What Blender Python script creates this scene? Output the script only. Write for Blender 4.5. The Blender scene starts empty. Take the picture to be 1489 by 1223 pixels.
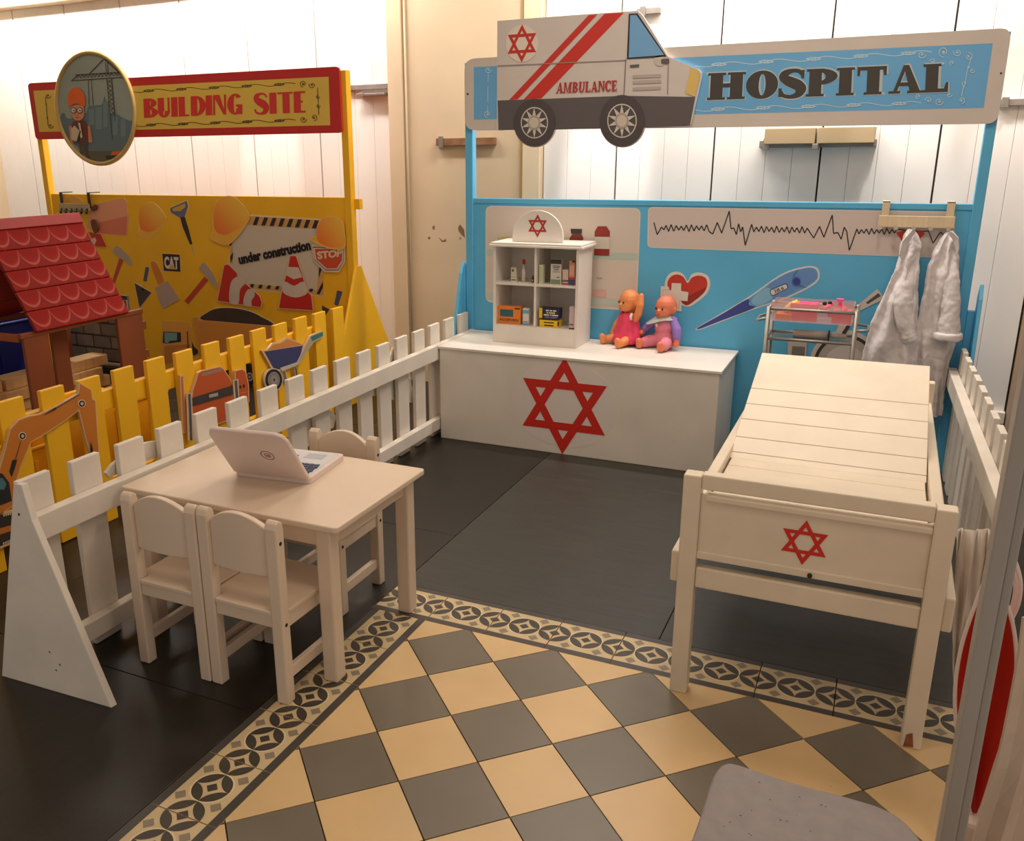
import bpy, bmesh, math, random
from mathutils import Vector, Matrix
import numpy as np
random.seed(7)
scn = bpy.context.scene
COL = scn.collection

# ------------------------------------------------------------------ camera
CAM = np.array([1.03640714, -1.94709829, 1.41877552])
YAW, PITCH, ROLL, FPX, CXP, CYP = -0.450091207, 0.29256715, -0.0113275958, 1289.16373, 662.0, 611.5
def _rot():
    cy, sy, cp, sp = math.cos(YAW), math.sin(YAW), math.cos(PITCH), math.sin(PITCH)
    f = np.array([sy*cp, cy*cp, -sp]); r = np.array([cy, -sy, 0.]); u = np.cross(r, f)
    c, s = math.cos(ROLL), math.sin(ROLL)
    return c*r+s*u, -s*r+c*u, f
CR, CU, CF = _rot()
cam = bpy.data.cameras.new('camera'); camo = bpy.data.objects.new('camera', cam); COL.objects.link(camo)
M = Matrix(((CR[0], CU[0], -CF[0], CAM[0]), (CR[1], CU[1], -CF[1], CAM[1]), (CR[2], CU[2], -CF[2], CAM[2]), (0, 0, 0, 1)))
camo.matrix_world = M
cam.sensor_fit = 'HORIZONTAL'; cam.sensor_width = 36.0; cam.lens = 36.0*FPX/1489.0
cam.shift_x = (744.5-CXP)/1489.0; cam.clip_start = .02
scn.camera = camo

# ------------------------------------------------------------------ world, lights, exposure
scn.view_settings.view_transform = 'Standard'; scn.view_settings.look = 'None'
scn.view_settings.gamma = 1.0; scn.view_settings.exposure = 0.33
scn.view_settings.use_curve_mapping = False
w = bpy.data.worlds.new('hall_ambient'); scn.world = w; w.use_nodes = True
w.node_tree.nodes['Background'].inputs[0].default_value = (1.0, .87, .76, 1)
w.node_tree.nodes['Background'].inputs[1].default_value = .40
def lamp(name, kind, loc, target, power, color, **kw):
    l = bpy.data.lights.new(name, kind); l.energy = power; l.color = color
    for k, v in kw.items(): setattr(l, k, v)
    o = bpy.data.objects.new(name, l); COL.objects.link(o); o.location = loc
    o.rotation_euler = (Vector(target)-Vector(loc)).to_track_quat('-Z', 'Y').to_euler()
    return o
WARM = (1.0, .84, .68); NEUT = (1.0, .95, .91); AMBER = (1.0, .78, .58)
# wall washers on the ceiling just in front of the shutters
for x, pw in ((-4.6, 22), (-3.3, 22), (-2.1, 16), (-.2, 22), (.9, 22)):
    lamp('wall_washer', 'AREA', (x, 2.45, 2.82), (x, 3.05, 1.75), pw, NEUT, shape='RECTANGLE', size=.9, size_y=.12)
# narrow track spots between stand and shutters, each throwing a pool of light on the boards
for x, z0, pw in ((-2.72, 1.40, 60), (-1.93, 1.38, 12), (-.42, 1.40, 110), (1.02, 1.34, 60), (1.5, .95, 55)):
    lamp('track_spot', 'SPOT', (x+.1, 2.56, 2.84), (x, 3.05, z0), pw, NEUT, spot_size=math.radians(20), spot_blend=.4, shadow_soft_size=.04)
# unseen area lamps added under the ceiling to fill the room with warm light
for x, y, pw, c in ((.3, -.6, 7, AMBER), (-1.2, .2, 2.5, AMBER), (1.0, 1.1, 11, WARM), (-.2, 1.3, 9, WARM), (-2.9, 1.6, 4, WARM), (2.0, -1.2, 6, AMBER)):
    lamp('added_fill_lamp', 'AREA', (x, y, 2.84), (x, y, 0), pw, c, shape='DISK', size=.45)

# ------------------------------------------------------------------ photograph rays -> points on real planes
def ray(px, py): return CR*(px-CXP)/FPX - CU*(py-CYP)/FPX + CF
def atz(px, py, z=0.): d = ray(px, py); t = (z-CAM[2])/d[2]; return CAM+t*d
def aty(px, py, y): d = ray(px, py); t = (y-CAM[1])/d[1]; return CAM+t*d
def atx(px, py, x): d = ray(px, py); t = (x-CAM[0])/d[0]; return CAM+t*d

# ------------------------------------------------------------------ materials
def lin(c):
    out = []
    for v in c[:3]:
        v /= 255.; out.append(v/12.92 if v <= .04045 else ((v+.055)/1.055)**2.4)
    return tuple(out)+(1.,)
MATS = {}
def mat(name, rgb, rough=.5, metal=0., var=0., scale=8., stretch=(1, 1, 1), bump=0., bscale=60., spec=.5, alpha=1., trans=0., coat=0.):
    if name in MATS: return MATS[name]
    m = bpy.data.materials.new(name); m.use_nodes = True; n = m.node_tree.nodes; l = m.node_tree.links
    b = n['Principled BSDF']; c = lin(rgb)
    b.inputs['Base Color'].default_value = c; b.inputs['Roughness'].default_value = rough; b.inputs['Metallic'].default_value = metal
    b.inputs['Specular IOR Level'].default_value = spec; b.inputs['Alpha'].default_value = alpha
    b.inputs['Transmission Weight'].default_value = trans; b.inputs['Coat Weight'].default_value = coat
    if var or bump:
        tc = n.new('ShaderNodeTexCoord'); mp = n.new('ShaderNodeMapping'); mp.inputs['Scale'].default_value = stretch
        l.new(tc.outputs['Object'], mp.inputs[0])
    if var:
        nz = n.new('ShaderNodeTexNoise'); nz.inputs['Scale'].default_value = scale; nz.inputs['Detail'].default_value = 5
        l.new(mp.outputs[0], nz.inputs['Vector'])
        r = n.new('ShaderNodeValToRGB'); l.new(nz.outputs['Fac'], r.inputs[0])
        r.color_ramp.elements[0].position = .3; r.color_ramp.elements[1].position = .7
        r.color_ramp.elements[0].color = tuple(max(0, v*(1-var)) for v in c[:3])+(1,)
        r.color_ramp.elements[1].color = tuple(min(1, v*(1+var)) for v in c[:3])+(1,)
        l.new(r.outputs[0], b.inputs['Base Color'])
    if bump:
        nb = n.new('ShaderNodeTexNoise'); nb.inputs['Scale'].default_value = bscale; nb.inputs['Detail'].default_value = 4
        l.new(mp.outputs[0], nb.inputs['Vector'])
        bp = n.new('ShaderNodeBump'); bp.inputs['Strength'].default_value = bump; bp.inputs['Distance'].default_value = .002
        l.new(nb.outputs['Fac'], bp.inputs['Height']); l.new(bp.outputs[0], b.inputs['Normal'])
    MATS[name] = m; return m
def gmat(name, p0, p1, c0, c1, rough=.45):   # print that shades from one ink to another between two points of its plane
    m = mat(name, c0, rough); n = m.node_tree.nodes; l = m.node_tree.links; p0, p1 = Vector([float(v) for v in p0]), Vector([float(v) for v in p1]); d = p1-p0
    tc = n.new('ShaderNodeTexCoord'); a = n.new('ShaderNodeVectorMath'); a.operation = 'SUBTRACT'; a.inputs[1].default_value = p0; l.new(tc.outputs['Object'], a.inputs[0])
    b = n.new('ShaderNodeVectorMath'); b.operation = 'DOT_PRODUCT'; b.inputs[1].default_value = d/d.length_squared; l.new(a.outputs[0], b.inputs[0])
    r = n.new('ShaderNodeValToRGB'); l.new(b.outputs['Value'], r.inputs[0]); r.color_ramp.elements[0].color = lin(c0); r.color_ramp.elements[1].color = lin(c1)
    l.new(r.outputs[0], n['Principled BSDF'].inputs['Base Color']); return m
def flat(rgb, rough=.45):           # printed ink
    return mat('ink_%02x%02x%02x' % tuple(int(v) for v in rgb), rgb, rough)
white_paint = mat('white_paint', (226, 219, 209), .42, var=.05, scale=5, stretch=(1, 1, 1), bump=.12, bscale=35)
white_wood = mat('white_painted_wood', (224, 215, 202), .5, var=.06, scale=9, bump=.2, bscale=50)
cream_wood = mat('cream_painted_wood', (226, 212, 190), .45, var=.05, scale=7, bump=.15, bscale=45)
lacquer = mat('white_lacquer', (222, 202, 180), .35, var=.03, scale=6, bump=.04, bscale=40)
blue_paint = mat('sky_blue_paint', (90, 180, 224), .5, var=.05, scale=4, bump=.1, bscale=40)
yellow_paint = mat('yellow_paint', (240, 182, 24), .45, var=.05, scale=4, bump=.1, bscale=40)
dark_floor = mat('black_brown_floor_paint', (52, 51, 45), .42, var=.22, scale=5, stretch=(1, 9, 1), bump=.35, bscale=40)
black_floor = mat('black_floor_paint', (27, 25, 20), .38, var=.2, scale=5, stretch=(9, 1, 1), bump=.3, bscale=40)
plaster = mat('beige_plaster', (206, 184, 152), .8, var=.05, scale=3, bump=.1, bscale=25)
steel = mat('brushed_steel', (160, 155, 147), .45, metal=.85, var=.05, scale=20)
dark_metal = mat('dark_metal', (70, 66, 62), .45, metal=.7)
black = mat('black_rubber', (22, 21, 20), .6)
RED = (205, 40, 28)

# ------------------------------------------------------------------ mesh builder
class MB:
    def __init__(s): s.v = []; s.f = []; s.m = []; s.sm = []
    def add(s, vs, fs, m=0, smooth=False):
        k = len(s.v); s.v += [tuple(map(float, v)) for v in vs]
        for f in fs: s.f.append([i+k for i in f]); s.m.append(m); s.sm.append(smooth)
        return s
    def box(s, x0, x1, y0, y1, z0, z1, m=0):
        v = [(x, y, z) for x in (x0, x1) for y in (y0, y1) for z in (z0, z1)]
        return s.add(v, [(0, 1, 3, 2), (4, 6, 7, 5), (0, 4, 5, 1), (2, 3, 7, 6), (0, 2, 6, 4), (1, 5, 7, 3)], m)
    def obox(s, o, u, v, w_, m=0):       # box from a corner and three edge vectors
        o, u, v, w_ = map(Vector, (o, u, v, w_))
        p = [o+a*u+b*v+c*w_ for a in (0, 1) for b in (0, 1) for c in (0, 1)]
        return s.add(p, [(0, 1, 3, 2), (4, 6, 7, 5), (0, 4, 5, 1), (2, 3, 7, 6), (0, 2, 6, 4), (1, 5, 7, 3)], m)
    def prism(s, pts, d, m=0, mside=None):  # planar 3-D polygon pushed along d
        n = len(pts); d = Vector(d); a = [Vector(p) for p in pts]; b = [p+d for p in a]
        s.add(a+b, [tuple(range(n)), tuple(range(2*n-1, n-1, -1))], m)
        s.add(a+b, [(i, (i+1) % n, n+(i+1) % n, n+i) for i in range(n)], m if mside is None else mside)
        return s
    def face(s, pts, m=0): return s.add(pts, [tuple(range(len(pts)))], m)
    def strip(s, A, B, m=0, closed=False):
        n = len(A); k = n if closed else n-1
        return s.add(list(A)+list(B), [(i, (i+1) % n, n+(i+1) % n, n+i) for i in range(k)], m)
    def tube(s, path, r, m=0, seg=8, caps=True, closed=False):
        path = [Vector([float(c) for c in p]) for p in path]; n = len(path); rs = [float(q) for q in r] if hasattr(r, '__len__') else [float(r)]*n
        rings = []; up = None
        for i, p in enumerate(path):
            if closed: t = path[(i+1) % n]-path[i-1]
            else: t = path[min(i+1, n-1)]-path[max(i-1, 0)]
            t.normalize()
            if up is None: up = Vector((0, 0, 1)) if abs(t.z) < .9 else Vector((1, 0, 0))
            a = t.cross(up).normalized(); b = a.cross(t).normalized(); up = b
            rings.append([p+rs[i]*(math.cos(2*math.pi*k/seg)*a+math.sin(2*math.pi*k/seg)*b) for k in range(seg)])
        vs = [v for q in rings for v in q]; fs = []
        for i in range(n if closed else n-1):
            j = (i+1) % n
            for k in range(seg): fs.append((i*seg+k, i*seg+(k+1) % seg, j*seg+(k+1) % seg, j*seg+k))
        s.add(vs, fs, m, True)
        if caps and not closed: s.add(rings[0], [tuple(range(seg))], m); s.add(rings[-1], [tuple(range(seg))], m)
        return s
    def lathe(s, c, prof, m=0, seg=20, axis=(0, 0, 1), smooth=True):
        c = Vector(c); ax = Vector(axis).normalized(); a = ax.orthogonal().normalized(); b = ax.cross(a)
        vs = [c+ax*h+r*(math.cos(2*math.pi*k/seg)*a+math.sin(2*math.pi*k/seg)*b) for r, h in prof for k in range(seg)]
        fs = [(i*seg+k, i*seg+(k+1) % seg, (i+1)*seg+(k+1) % seg, (i+1)*seg+k) for i in range(len(prof)-1) for k in range(seg)]
        s.add(vs, fs, m, smooth)
        s.add(vs[:seg], [tuple(range(seg))], m); s.add(vs[-seg:], [tuple(range(seg))], m)
        return s
    def ball(s, c, r, m=0, seg=14, rot=None):
        r = r if hasattr(r, '__len__') else (r, r, r); vs = []; fs = []; rings = seg//2+1
        for i in range(rings+1):
            t = math.pi*i/rings
            for k in range(seg):
                p = Vector((r[0]*math.sin(t)*math.cos(2*math.pi*k/seg), r[1]*math.sin(t)*math.sin(2*math.pi*k/seg), r[2]*math.cos(t)))
                if rot is not None: p = rot @ p
                vs.append(p+Vector(c))
        for i in range(rings):
            for k in range(seg): fs.append((i*seg+k, i*seg+(k+1) % seg, (i+1)*seg+(k+1) % seg, (i+1)*seg+k))
        return s.add(vs, fs, m, True)
    def mesh(s, name, mats):
        me = bpy.data.meshes.new(name); me.from_pydata(s.v, [], s.f)
        for mt in (mats if isinstance(mats, (list, tuple)) else [mats]): me.materials.append(mt)
        me.polygons.foreach_set('material_index', s.m); me.polygons.foreach_set('use_smooth', s.sm)
        bm = bmesh.new(); bm.from_mesh(me); bmesh.ops.remove_doubles(bm, verts=bm.verts, dist=1e-6)
        bmesh.ops.recalc_face_normals(bm, faces=bm.faces); bm.to_mesh(me); bm.free()
        return me
    def build(s, name, mats, parent=None, bevel=0., seg=2):
        o = bpy.data.objects.new(name, s.mesh(name, mats)); COL.objects.link(o)
        if parent is not None: o.parent = parent
        if bevel:
            b = o.modifiers.new('bevel', 'BEVEL'); b.width = bevel; b.segments = seg; b.limit_method = 'ANGLE'; b.angle_limit = math.radians(40)
        return o
def tag(o, label, cat, group=None, kind=None):
    o['label'] = label
    if kind: o['kind'] = kind
    else: o['category'] = cat
    if group: o['group'] = group
    return o
def struct(o, label=None):
    o['kind'] = 'structure'
    if label: o['label'] = label
    return o
def thing(name, label, cat, loc=(0, 0, 0), rz=0., group=None):
    o = bpy.data.objects.new(name, None); COL.objects.link(o); o.empty_display_size = .1
    o.location = loc; o.rotation_euler = (0, 0, rz)
    return tag(o, label, cat, group)
def bx(name, mt, parent, x0, x1, y0, y1, z0, z1, bevel=.003):
    return MB().box(x0, x1, y0, y1, z0, z1).build(name, mt, parent, bevel)
def copy_tree(o, parent=None):
    c = o.copy(); COL.objects.link(c); c.parent = parent
    for ch in list(o.children): copy_tree(ch, c)
    return c

# ------------------------------------------------------------------ 2-D drawing helpers (photo pixels)
def sm(pts, n=6, closed=True):     # Catmull-Rom through the points
    out = []; N = len(pts); rng = range(N if closed else N-1)
    for i in rng:
        g = (lambda k: pts[k % N]) if closed else (lambda k: pts[min(max(k, 0), N-1)])
        p0, p1, p2, p3 = [np.array(g(i+k), float) for k in (-1, 0, 1, 2)]
        for j in range(n):
            t = j/n; out.append(tuple(.5*((2*p1)+(-p0+p2)*t+(2*p0-5*p1+4*p2-p3)*t*t+(-p0+3*p1-3*p2+p3)*t**3)))
    if not closed: out.append(tuple(pts[-1]))
    return out
def ell(cx, cy, rx, ry=None, rot=0., n=28, a0=0., a1=360.):
    ry = rx if ry is None else ry; c, s = math.cos(rot), math.sin(rot); out = []
    full = abs(a1-a0) >= 360
    for k in range(n if full else n+1):
        a = math.radians(a0+(a1-a0)*k/n); x, y = rx*math.cos(a), ry*math.sin(a); out.append((cx+x*c-y*s, cy+x*s+y*c))
    return out
def grow(pts, d):                  # offset a closed polygon outwards
    P = [np.array(p, float) for p in pts]; n = len(P)
    area = sum(P[i][0]*P[(i+1) % n][1]-P[(i+1) % n][0]*P[i][1] for i in range(n)); sg = 1 if area > 0 else -1; out = []
    for i in range(n):
        a = P[i]-P[i-1]; b = P[(i+1) % n]-P[i]
        na = np.array([a[1], -a[0]])/(np.hypot(*a)+1e-9); nb = np.array([b[1], -b[0]])/(np.hypot(*b)+1e-9)
        m_ = na+nb; m_ /= (np.hypot(*m_)+1e-9); k = min(1/max(.35, m_@na), 2.5); out.append(tuple(P[i]+sg*d*k*m_))
    return out
def ribbon(path, wd):              # open polyline -> thin closed polygon
    P = [np.array(p, float) for p in path]; n = len(P); L = []; Rr = []
    for i in range(n):
        t = P[min(i+1, n-1)]-P[max(i-1, 0)]; t /= (np.hypot(*t)+1e-9); nn = np.array([-t[1], t[0]])
        ww = wd[i] if hasattr(wd, '__len__') else wd
        L.append(tuple(P[i]+nn*ww/2)); Rr.append(tuple(P[i]-nn*ww/2))
    return L+Rr[::-1]
class Plane:                       # a real vertical plane: axis 'y' (faces -Y) or 'x' (faces +X)
    def __init__(s, axis, c): s.axis, s.c = axis, c
    def pt(s, p, off=0.):
        if s.axis == 'y': q = aty(p[0], p[1], s.c); return (q[0], s.c-off, q[2])
        q = atx(p[0], p[1], s.c); return (s.c+off, q[1], q[2])
    def n(s): return Vector((0, -1, 0)) if s.axis == 'y' else Vector((1, 0, 0))
def decal(name, parent, pl, layers, thick=.003, base=0., step=.0006):
    """layers: list of (rgb or material, polygon) - the first is the cut-out board, the rest printed on it.
    A polygon tagged ('strip', A, B) is a ring or band between two lines."""
    mb = MB(); mats = []; idx = {}
    for i, (c, poly) in enumerate(layers):
        mt = c if not isinstance(c, tuple) else flat(c)
        if mt.name not in idx: idx[mt.name] = len(mats); mats.append(mt)
        k = idx[mt.name]
        if i == 0 and thick:
            mb.prism([pl.pt(p, base+thick) for p in poly], pl.n()*-thick, k)
        else:
            off = base+thick+step*i
            if poly[0] == 'strip': mb.strip([pl.pt(p, off) for p in poly[1]], [pl.pt(p, off) for p in poly[2]], k, poly[3])
            else: mb.face([pl.pt(p, off) for p in poly], k)
    return mb.build(name, mats, parent)
def quadmap(q):                    # unit square -> pixel quad (BL, BR, TR, TL)
    q = [np.array(p, float) for p in q]
    return lambda u, v: tuple((1-u)*(1-v)*q[0]+u*(1-v)*q[1]+u*v*q[2]+(1-u)*v*q[3])
def text_polys(body, bold=0.):
    cu = bpy.data.curves.new('t', 'FONT'); cu.body = body; cu.offset = bold; cu.resolution_u = 3
    o = bpy.data.objects.new('t', cu); COL.objects.link(o); bpy.context.view_layer.update()
    me = bpy.data.meshes.new_from_object(o.evaluated_get(bpy.context.evaluated_depsgraph_get()))
    vs = np.array([v.co[:2] for v in me.vertices]); fs = [list(p.vertices) for p in me.polygons]
    bpy.data.objects.remove(o); bpy.data.curves.remove(cu); bpy.data.meshes.remove(me)
    lo, hi = vs.min(0), vs.max(0); return (vs-lo)/(hi-lo), fs
def lettering(name, parent, pl, body, quad, rgb, off, bold=0., glyphs=None):
    mb = MB(); f = quadmap(quad)
    if glyphs:
        for gi, g in enumerate(glyphs):
            off += .00005
            if g[0] == 'strip':
                mb.strip([pl.pt(f(*p), off) for p in g[1]], [pl.pt(f(*p), off) for p in g[2]], 0, g[3])
            else: mb.face([pl.pt(f(*p), off) for p in g], 0)
    else:
        vs, fs = text_polys(body, bold); mb.add([pl.pt(f(*v), off) for v in vs], fs, 0)
    return mb.build(name, flat(rgb) if isinstance(rgb, tuple) else rgb, parent)
def star_polys(cx, cy, rx, ry, wd=.17, rot=0.):
    """six-pointed star of two interlaced triangles, as six bars"""
    out = []
    for s_ in (0, 180):
        T = [(math.sin(math.radians(s_+120*k)), math.cos(math.radians(s_+120*k))) for k in range(3)]
        I = [(p[0]*(1-2*wd*1.0), p[1]*(1-2*wd*1.0)) for p in T]
        f = lambda p: (cx+rx*(p[0]*math.cos(rot)-p[1]*math.sin(rot)), cy-ry*(p[1]*math.cos(rot)+p[0]*math.sin(rot)))
        out.append(('strip', [f(p) for p in T], [f(p) for p in I], True))
    return out
# ================================================================== SETTING
YP = 2.46                                  # front plane of both play stands
WY = 3.05                                  # shutter wall
floor = struct(MB().box(-5.5, 2.9, -2.6, 3.3, -.08, -.012).build('floor', mat('screed', (70, 64, 58), .8)), 'dark floor under boards and cement tiles')
def clip(poly, a, b, c):                   # keep a*x+b*y+c >= 0
    out = []
    for i in range(len(poly)):
        p, q = poly[i-1], poly[i]; dp = a*p[0]+b*p[1]+c; dq = a*q[0]+b*q[1]+c
        if dp*dq < 0: t = dp/(dp-dq); out.append((p[0]+t*(q[0]-p[0]), p[1]+t*(q[1]-p[1])))
        if dq >= 0: out.append(q)
    return out
tile_cream = mat('cream_cement_tile', (218, 186, 136), .34, var=.07, scale=3.5, bump=.05, bscale=30)
tile_grey = mat('grey_cement_tile', (116, 108, 94), .32, var=.09, scale=3.5, bump=.05, bscale=30)
BX, BY = -.150, .272                       # inner edge of the border
g = .0016; h = .2/2**.5
for i in range(-3, 22):
    for j in range(-14, 16):
        # lattice cell between (i,j) and (i+1,j+1) in units of one tile, axes at 45 degrees
        def W(a, b): return ((a+b)*h, (b-a)*h)
        e = g/.2
        q = [W(i+e, j+e), W(i+1-e, j+e), W(i+1-e, j+1-e), W(i+e, j+1-e)]
        cx, cy = W(i+.5, j+.5)
        if cx > 2.3 or cy < -1.75 or cx < BX-.16 or cy > BY+.16: continue
        q = clip(clip(q, 1, 0, -BX-.001), 0, -1, BY-.001)
        if len(q) < 3: continue
        ar = abs(sum(q[k-1][0]*q[k][1]-q[k][0]*q[k-1][1] for k in range(len(q))))/2
        if ar < 2e-5: continue
        dz = random.uniform(-.0004, .0004)
        MB().prism([(x, y, dz) for x, y in q], (0, 0, -.0135)).build('floor_tile', tile_cream if (i+j) % 2 == 0 else tile_grey, floor)
# border tiles: shared mesh, pattern inlaid
b_cream = mat('border_cream', (206, 184, 142), .4, var=.06, scale=9)
b_dark = mat('border_charcoal', (66, 60, 52), .4, var=.12, scale=14)
b_grey = mat('border_grey', (138, 127, 106), .4, var=.08, scale=14)
b_strip = mat('border_slate_strip', (68, 64, 60), .4, var=.1, scale=10)
b_line = mat('border_pale_line', (226, 208, 170), .45)
def border_mesh(wd=.19):
    mb = MB(); L = .0985; H = wd/2; r = .0485
    mb.box(-L, L, -H, H, -.012, 0, 0)
    z = .0005
    for s in (-1, 1):
        a, b = sorted((s*H, s*(H-.024)))
        mb.face([(-L, a, z), (L, a, z), (L, b, z), (-L, b, z)], 3)
    def lens(cx, a):
        A = []; B = []
        c0 = (r*(math.cos(a)+math.cos(a+math.pi/2)), r*(math.sin(a)+math.sin(a+math.pi/2)))
        for k in range(9):
            t = a+math.pi/2*k/8; p = (r*math.cos(t), r*math.sin(t)); A.append((cx+p[0]*.99, p[1]*.99, z))
            q = (c0[0]-r*math.cos(a+math.pi/2-math.pi/2*k/8), c0[1]-r*math.sin(a+math.pi/2-math.pi/2*k/8))
            d = math.hypot(*q) or 1; k2 = .93+.07*abs(k-4)/4; B.append((cx+q[0]*(2-k2), q[1]*(2-k2), z))
        mb.strip(A, B, 1)
    def dia(cx, cy, s, m, lo=-1e9, hi=1e9):
        p = [(cx-s, cy), (cx, cy-s), (cx+s, cy), (cx, cy+s)]
        p = clip(clip(p, 1, 0, -lo), -1, 0, hi)
        if len(p) > 2: mb.face([(x, y, z) for x, y in p], m)
    def ring(cx, a0, a1):
        n = 16; A = [(cx+r*1.0*math.cos(a0+(a1-a0)*k/n), r*1.0*math.sin(a0+(a1-a0)*k/n), z*.6) for k in range(n+1)]
        B = [(cx+r*1.09*math.cos(a0+(a1-a0)*k/n), r*1.09*math.sin(a0+(a1-a0)*k/n), z*.6) for k in range(n+1)]
        mb.strip(A, B, 4)
    for a in (0, 90, 180, 270): lens(0, math.radians(a))
    ring(0, 0, 2*math.pi)
    for a in (90, 180): lens(L, math.radians(a))
    for a in (0, 270): lens(-L, math.radians(a))
    dia(0, 0, .016, 1); dia(L, 0, .016, 1, hi=L); dia(-L, 0, .016, 1, lo=-L)
    for s in (-1, 1):
        for t in (-1, 1): dia(s*.049, t*.052, .0165, 2)
    return mb.mesh('border_tile', [b_cream, b_dark, b_grey, b_strip, b_line])
bme = border_mesh()
def border(x, y, rz):
    o = bpy.data.objects.new('border_tile', bme); COL.objects.link(o); o.parent = floor; o.location = (x, y, 0); o.rotation_euler = (0, 0, rz)
for k in range(-1, 10): border(-.15+.1+.2*k, BY+.095, 0)
for k in range(9): border(BX-.095, BY-.1-.2*k, math.pi/2)
# painted floor sheets
def sheet(x0, x1, y0, y1, mt): bx('floor_sheet', mt, floor, x0+.001, x1-.001, y0+.001, y1-.001, -.012, 0., .0015)
yb = BY+.192; xb = BX-.192
sheet(xb, .55, yb, 1.68, dark_floor); sheet(.55, 2.3, yb, 1.68, dark_floor); sheet(xb, .9, 1.68, 3.05, dark_floor); sheet(.9, 2.3, 1.68, 3.05, dark_floor)
for a, b in ((-1.6, -.35), (-.35, .9), (.9, 2.0), (2.0, 3.05)):
    sheet(-1.4, xb, a, b, black_floor); sheet(-2.6, -1.4, a, b, black_floor); sheet(-5.3, -2.6, a, b, black_floor)

# back wall: tall white board shutters either side of a plaster pier
bm_ = mat('white_tongue_board', (236, 231, 224), .5, var=.02, scale=3, bump=.06, bscale=30)
wall = struct(MB().box(-5.5, 2.9, WY+.02, WY+.10, 0, 2.9).build('wall_back', mat('wall_shadow_gap', (60, 52, 44), .9)), 'back wall of white board shutters')
lines_l = [-5.40, -4.955, -4.43, -3.90, -3.375, -2.84, -2.315, -1.775]; lines_r = [-.80, -.372, .153, .68, 1.204, 1.66]
for L in (lines_l, lines_r):
    for a, b in zip(L, L[1:]):
        a, b = a+.004, b-.004; n_ = max(2, round((b-a)/.131)); dw = (b-a)/n_
        for k in range(n_): bx('wall_board', bm_, wall, a+dw*k+.0006, a+dw*(k+1)-.0006, WY, WY+.0205, .15, 2.46, .0012)
bx('sill', white_wood, wall, -.80, 1.66, WY-.03, WY+.02, .10, .16); bx('sill', white_wood, wall, -5.4, -1.775, WY-.03, WY+.02, .10, .16)
bx('plinth', mat('brown_plinth', (120, 96, 74), .7, var=.1), wall, -.80, 1.66, WY-.02, WY+.02, 0, .10); bx('plinth', MATS['brown_plinth'], wall, -5.4, -1.775, WY-.02, WY+.02, 0, .10)
pier = struct(MB().box(-1.775, -.80, WY-.035, WY+.02, 0, 2.9).build('wall_pier', plaster), 'beige plaster pier between the shutters')
bx('pilaster', plaster, pier, -1.775, -1.675, WY-.06, WY-.034, 0, 2.9, .004); bx('pilaster', mat('pale_plaster', (216, 196, 164), .8, var=.04), pier, -.905, -.80, WY-.06, WY-.034, 0, 2.9, .004)
bx('corner_strip', mat('ochre_strip', (176, 148, 96), .7), pier, -.925, -.907, WY-.045, WY-.034, 0, 2.9, .001)
MB().tube([(-1.655, WY-.05, .04), (-1.655, WY-.05, 2.9)], .006).build('conduit', plaster, pier)
chip = mat('bare_wall_chip', (128, 98, 66), .9)
for pts in ([(666, 331), (669, 326), (675, 334), (676, 346), (671, 341), (667, 336)], [(638, 345), (644, 350), (648, 347), (649, 351), (643, 352)], [(629, 329), (632, 328), (632, 334), (629, 333)], [(622, 345), (625, 344), (626, 347), (623, 348)], [(668, 345), (671, 346), (669, 349)]):
    decal('chipped_plaster', pier, Plane('y', WY-.035), [(chip, pts)], .0008)
trim = struct(MB().box(-5.4, 2.8, WY-.10, WY+.02, 2.46, 2.62).build('trim_1', plaster, None, .01), 'beige cornice over the shutters')
wl = struct(MB().box(-5.5, -5.30, -2.2, WY+.1, 0, 2.9).build('wall_left', plaster), 'beige side wall')
wr = struct(MB().box(1.665, 1.78, 2.25, WY+.1, 0, 2.9).build('wall_right', mat('brown_jamb', (150, 122, 96), .75, var=.1, scale=4)), 'brown return wall right of the shutters')
ceil = struct(MB().box(-5.5, 2.9, -2.6, WY+.1, 2.9, 2.98).build('ceiling', mat('ceiling_white', (222, 212, 196), .85)), 'pale ceiling')

# iron straps on the shutters
strapm = mat('grey_iron', (150, 142, 134), .5, metal=.5, var=.1, scale=15); rust = mat('rusty_bar', (132, 92, 60), .8, var=.3, scale=22, bump=.3)
def wallbar(px0, px1, py, hgt, label, mt, depth=.03, name='iron_strap', y=None, extra=None):
    y0 = WY if y is None else y
    a = aty(px0, py, y0); b = aty(px1, py, y0); z = (a[2]+b[2])/2; t = thing(name, label, 'strap', (a[0], y0, z))
    MB().box(0, b[0]-a[0], -depth, .0, -hgt/2, hgt/2).build('bar', mt, t, .002)
    MB().box(.02, .05, -depth-.008, -depth, -hgt*.8, hgt*.8).build('staple', steel, t, .002)
    if extra: extra(t, b[0]-a[0])
    return t
wallbar(503, 568, 127, .030, 'grey iron strap on white shutter beside building site sign', strapm)
wallbar(526, 566, 138, .014, 'thin pale latch below iron strap beside pier', steel, .06, 'shutter_latch')
wallbar(637, 722, 206, .042, 'rusty brown iron bar across the beige pier', rust, .03, y=WY-.035)
flapm = mat('shaded_beige_flap', (176, 154, 118), .8)  # beige darkened for shade; flaps also made deeper to throw more shadow
def flap(t, w_):
    MB().box(.03, w_*.5-.005, -.11, 0, .0, .075).build('flap', flapm, t, .003); MB().box(w_*.5+.005, w_-.01, -.11, 0, .0, .075).build('flap', flapm, t, .003)
    MB().box(w_*.5-.014, w_*.5+.014, -.118, -.05, -.028, .0).build('catch', steel, t, .003)
wallbar(1106, 1275, 209, .035, 'long iron strap with beige flaps under hospital sign', strapm, .05, extra=flap)
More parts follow.
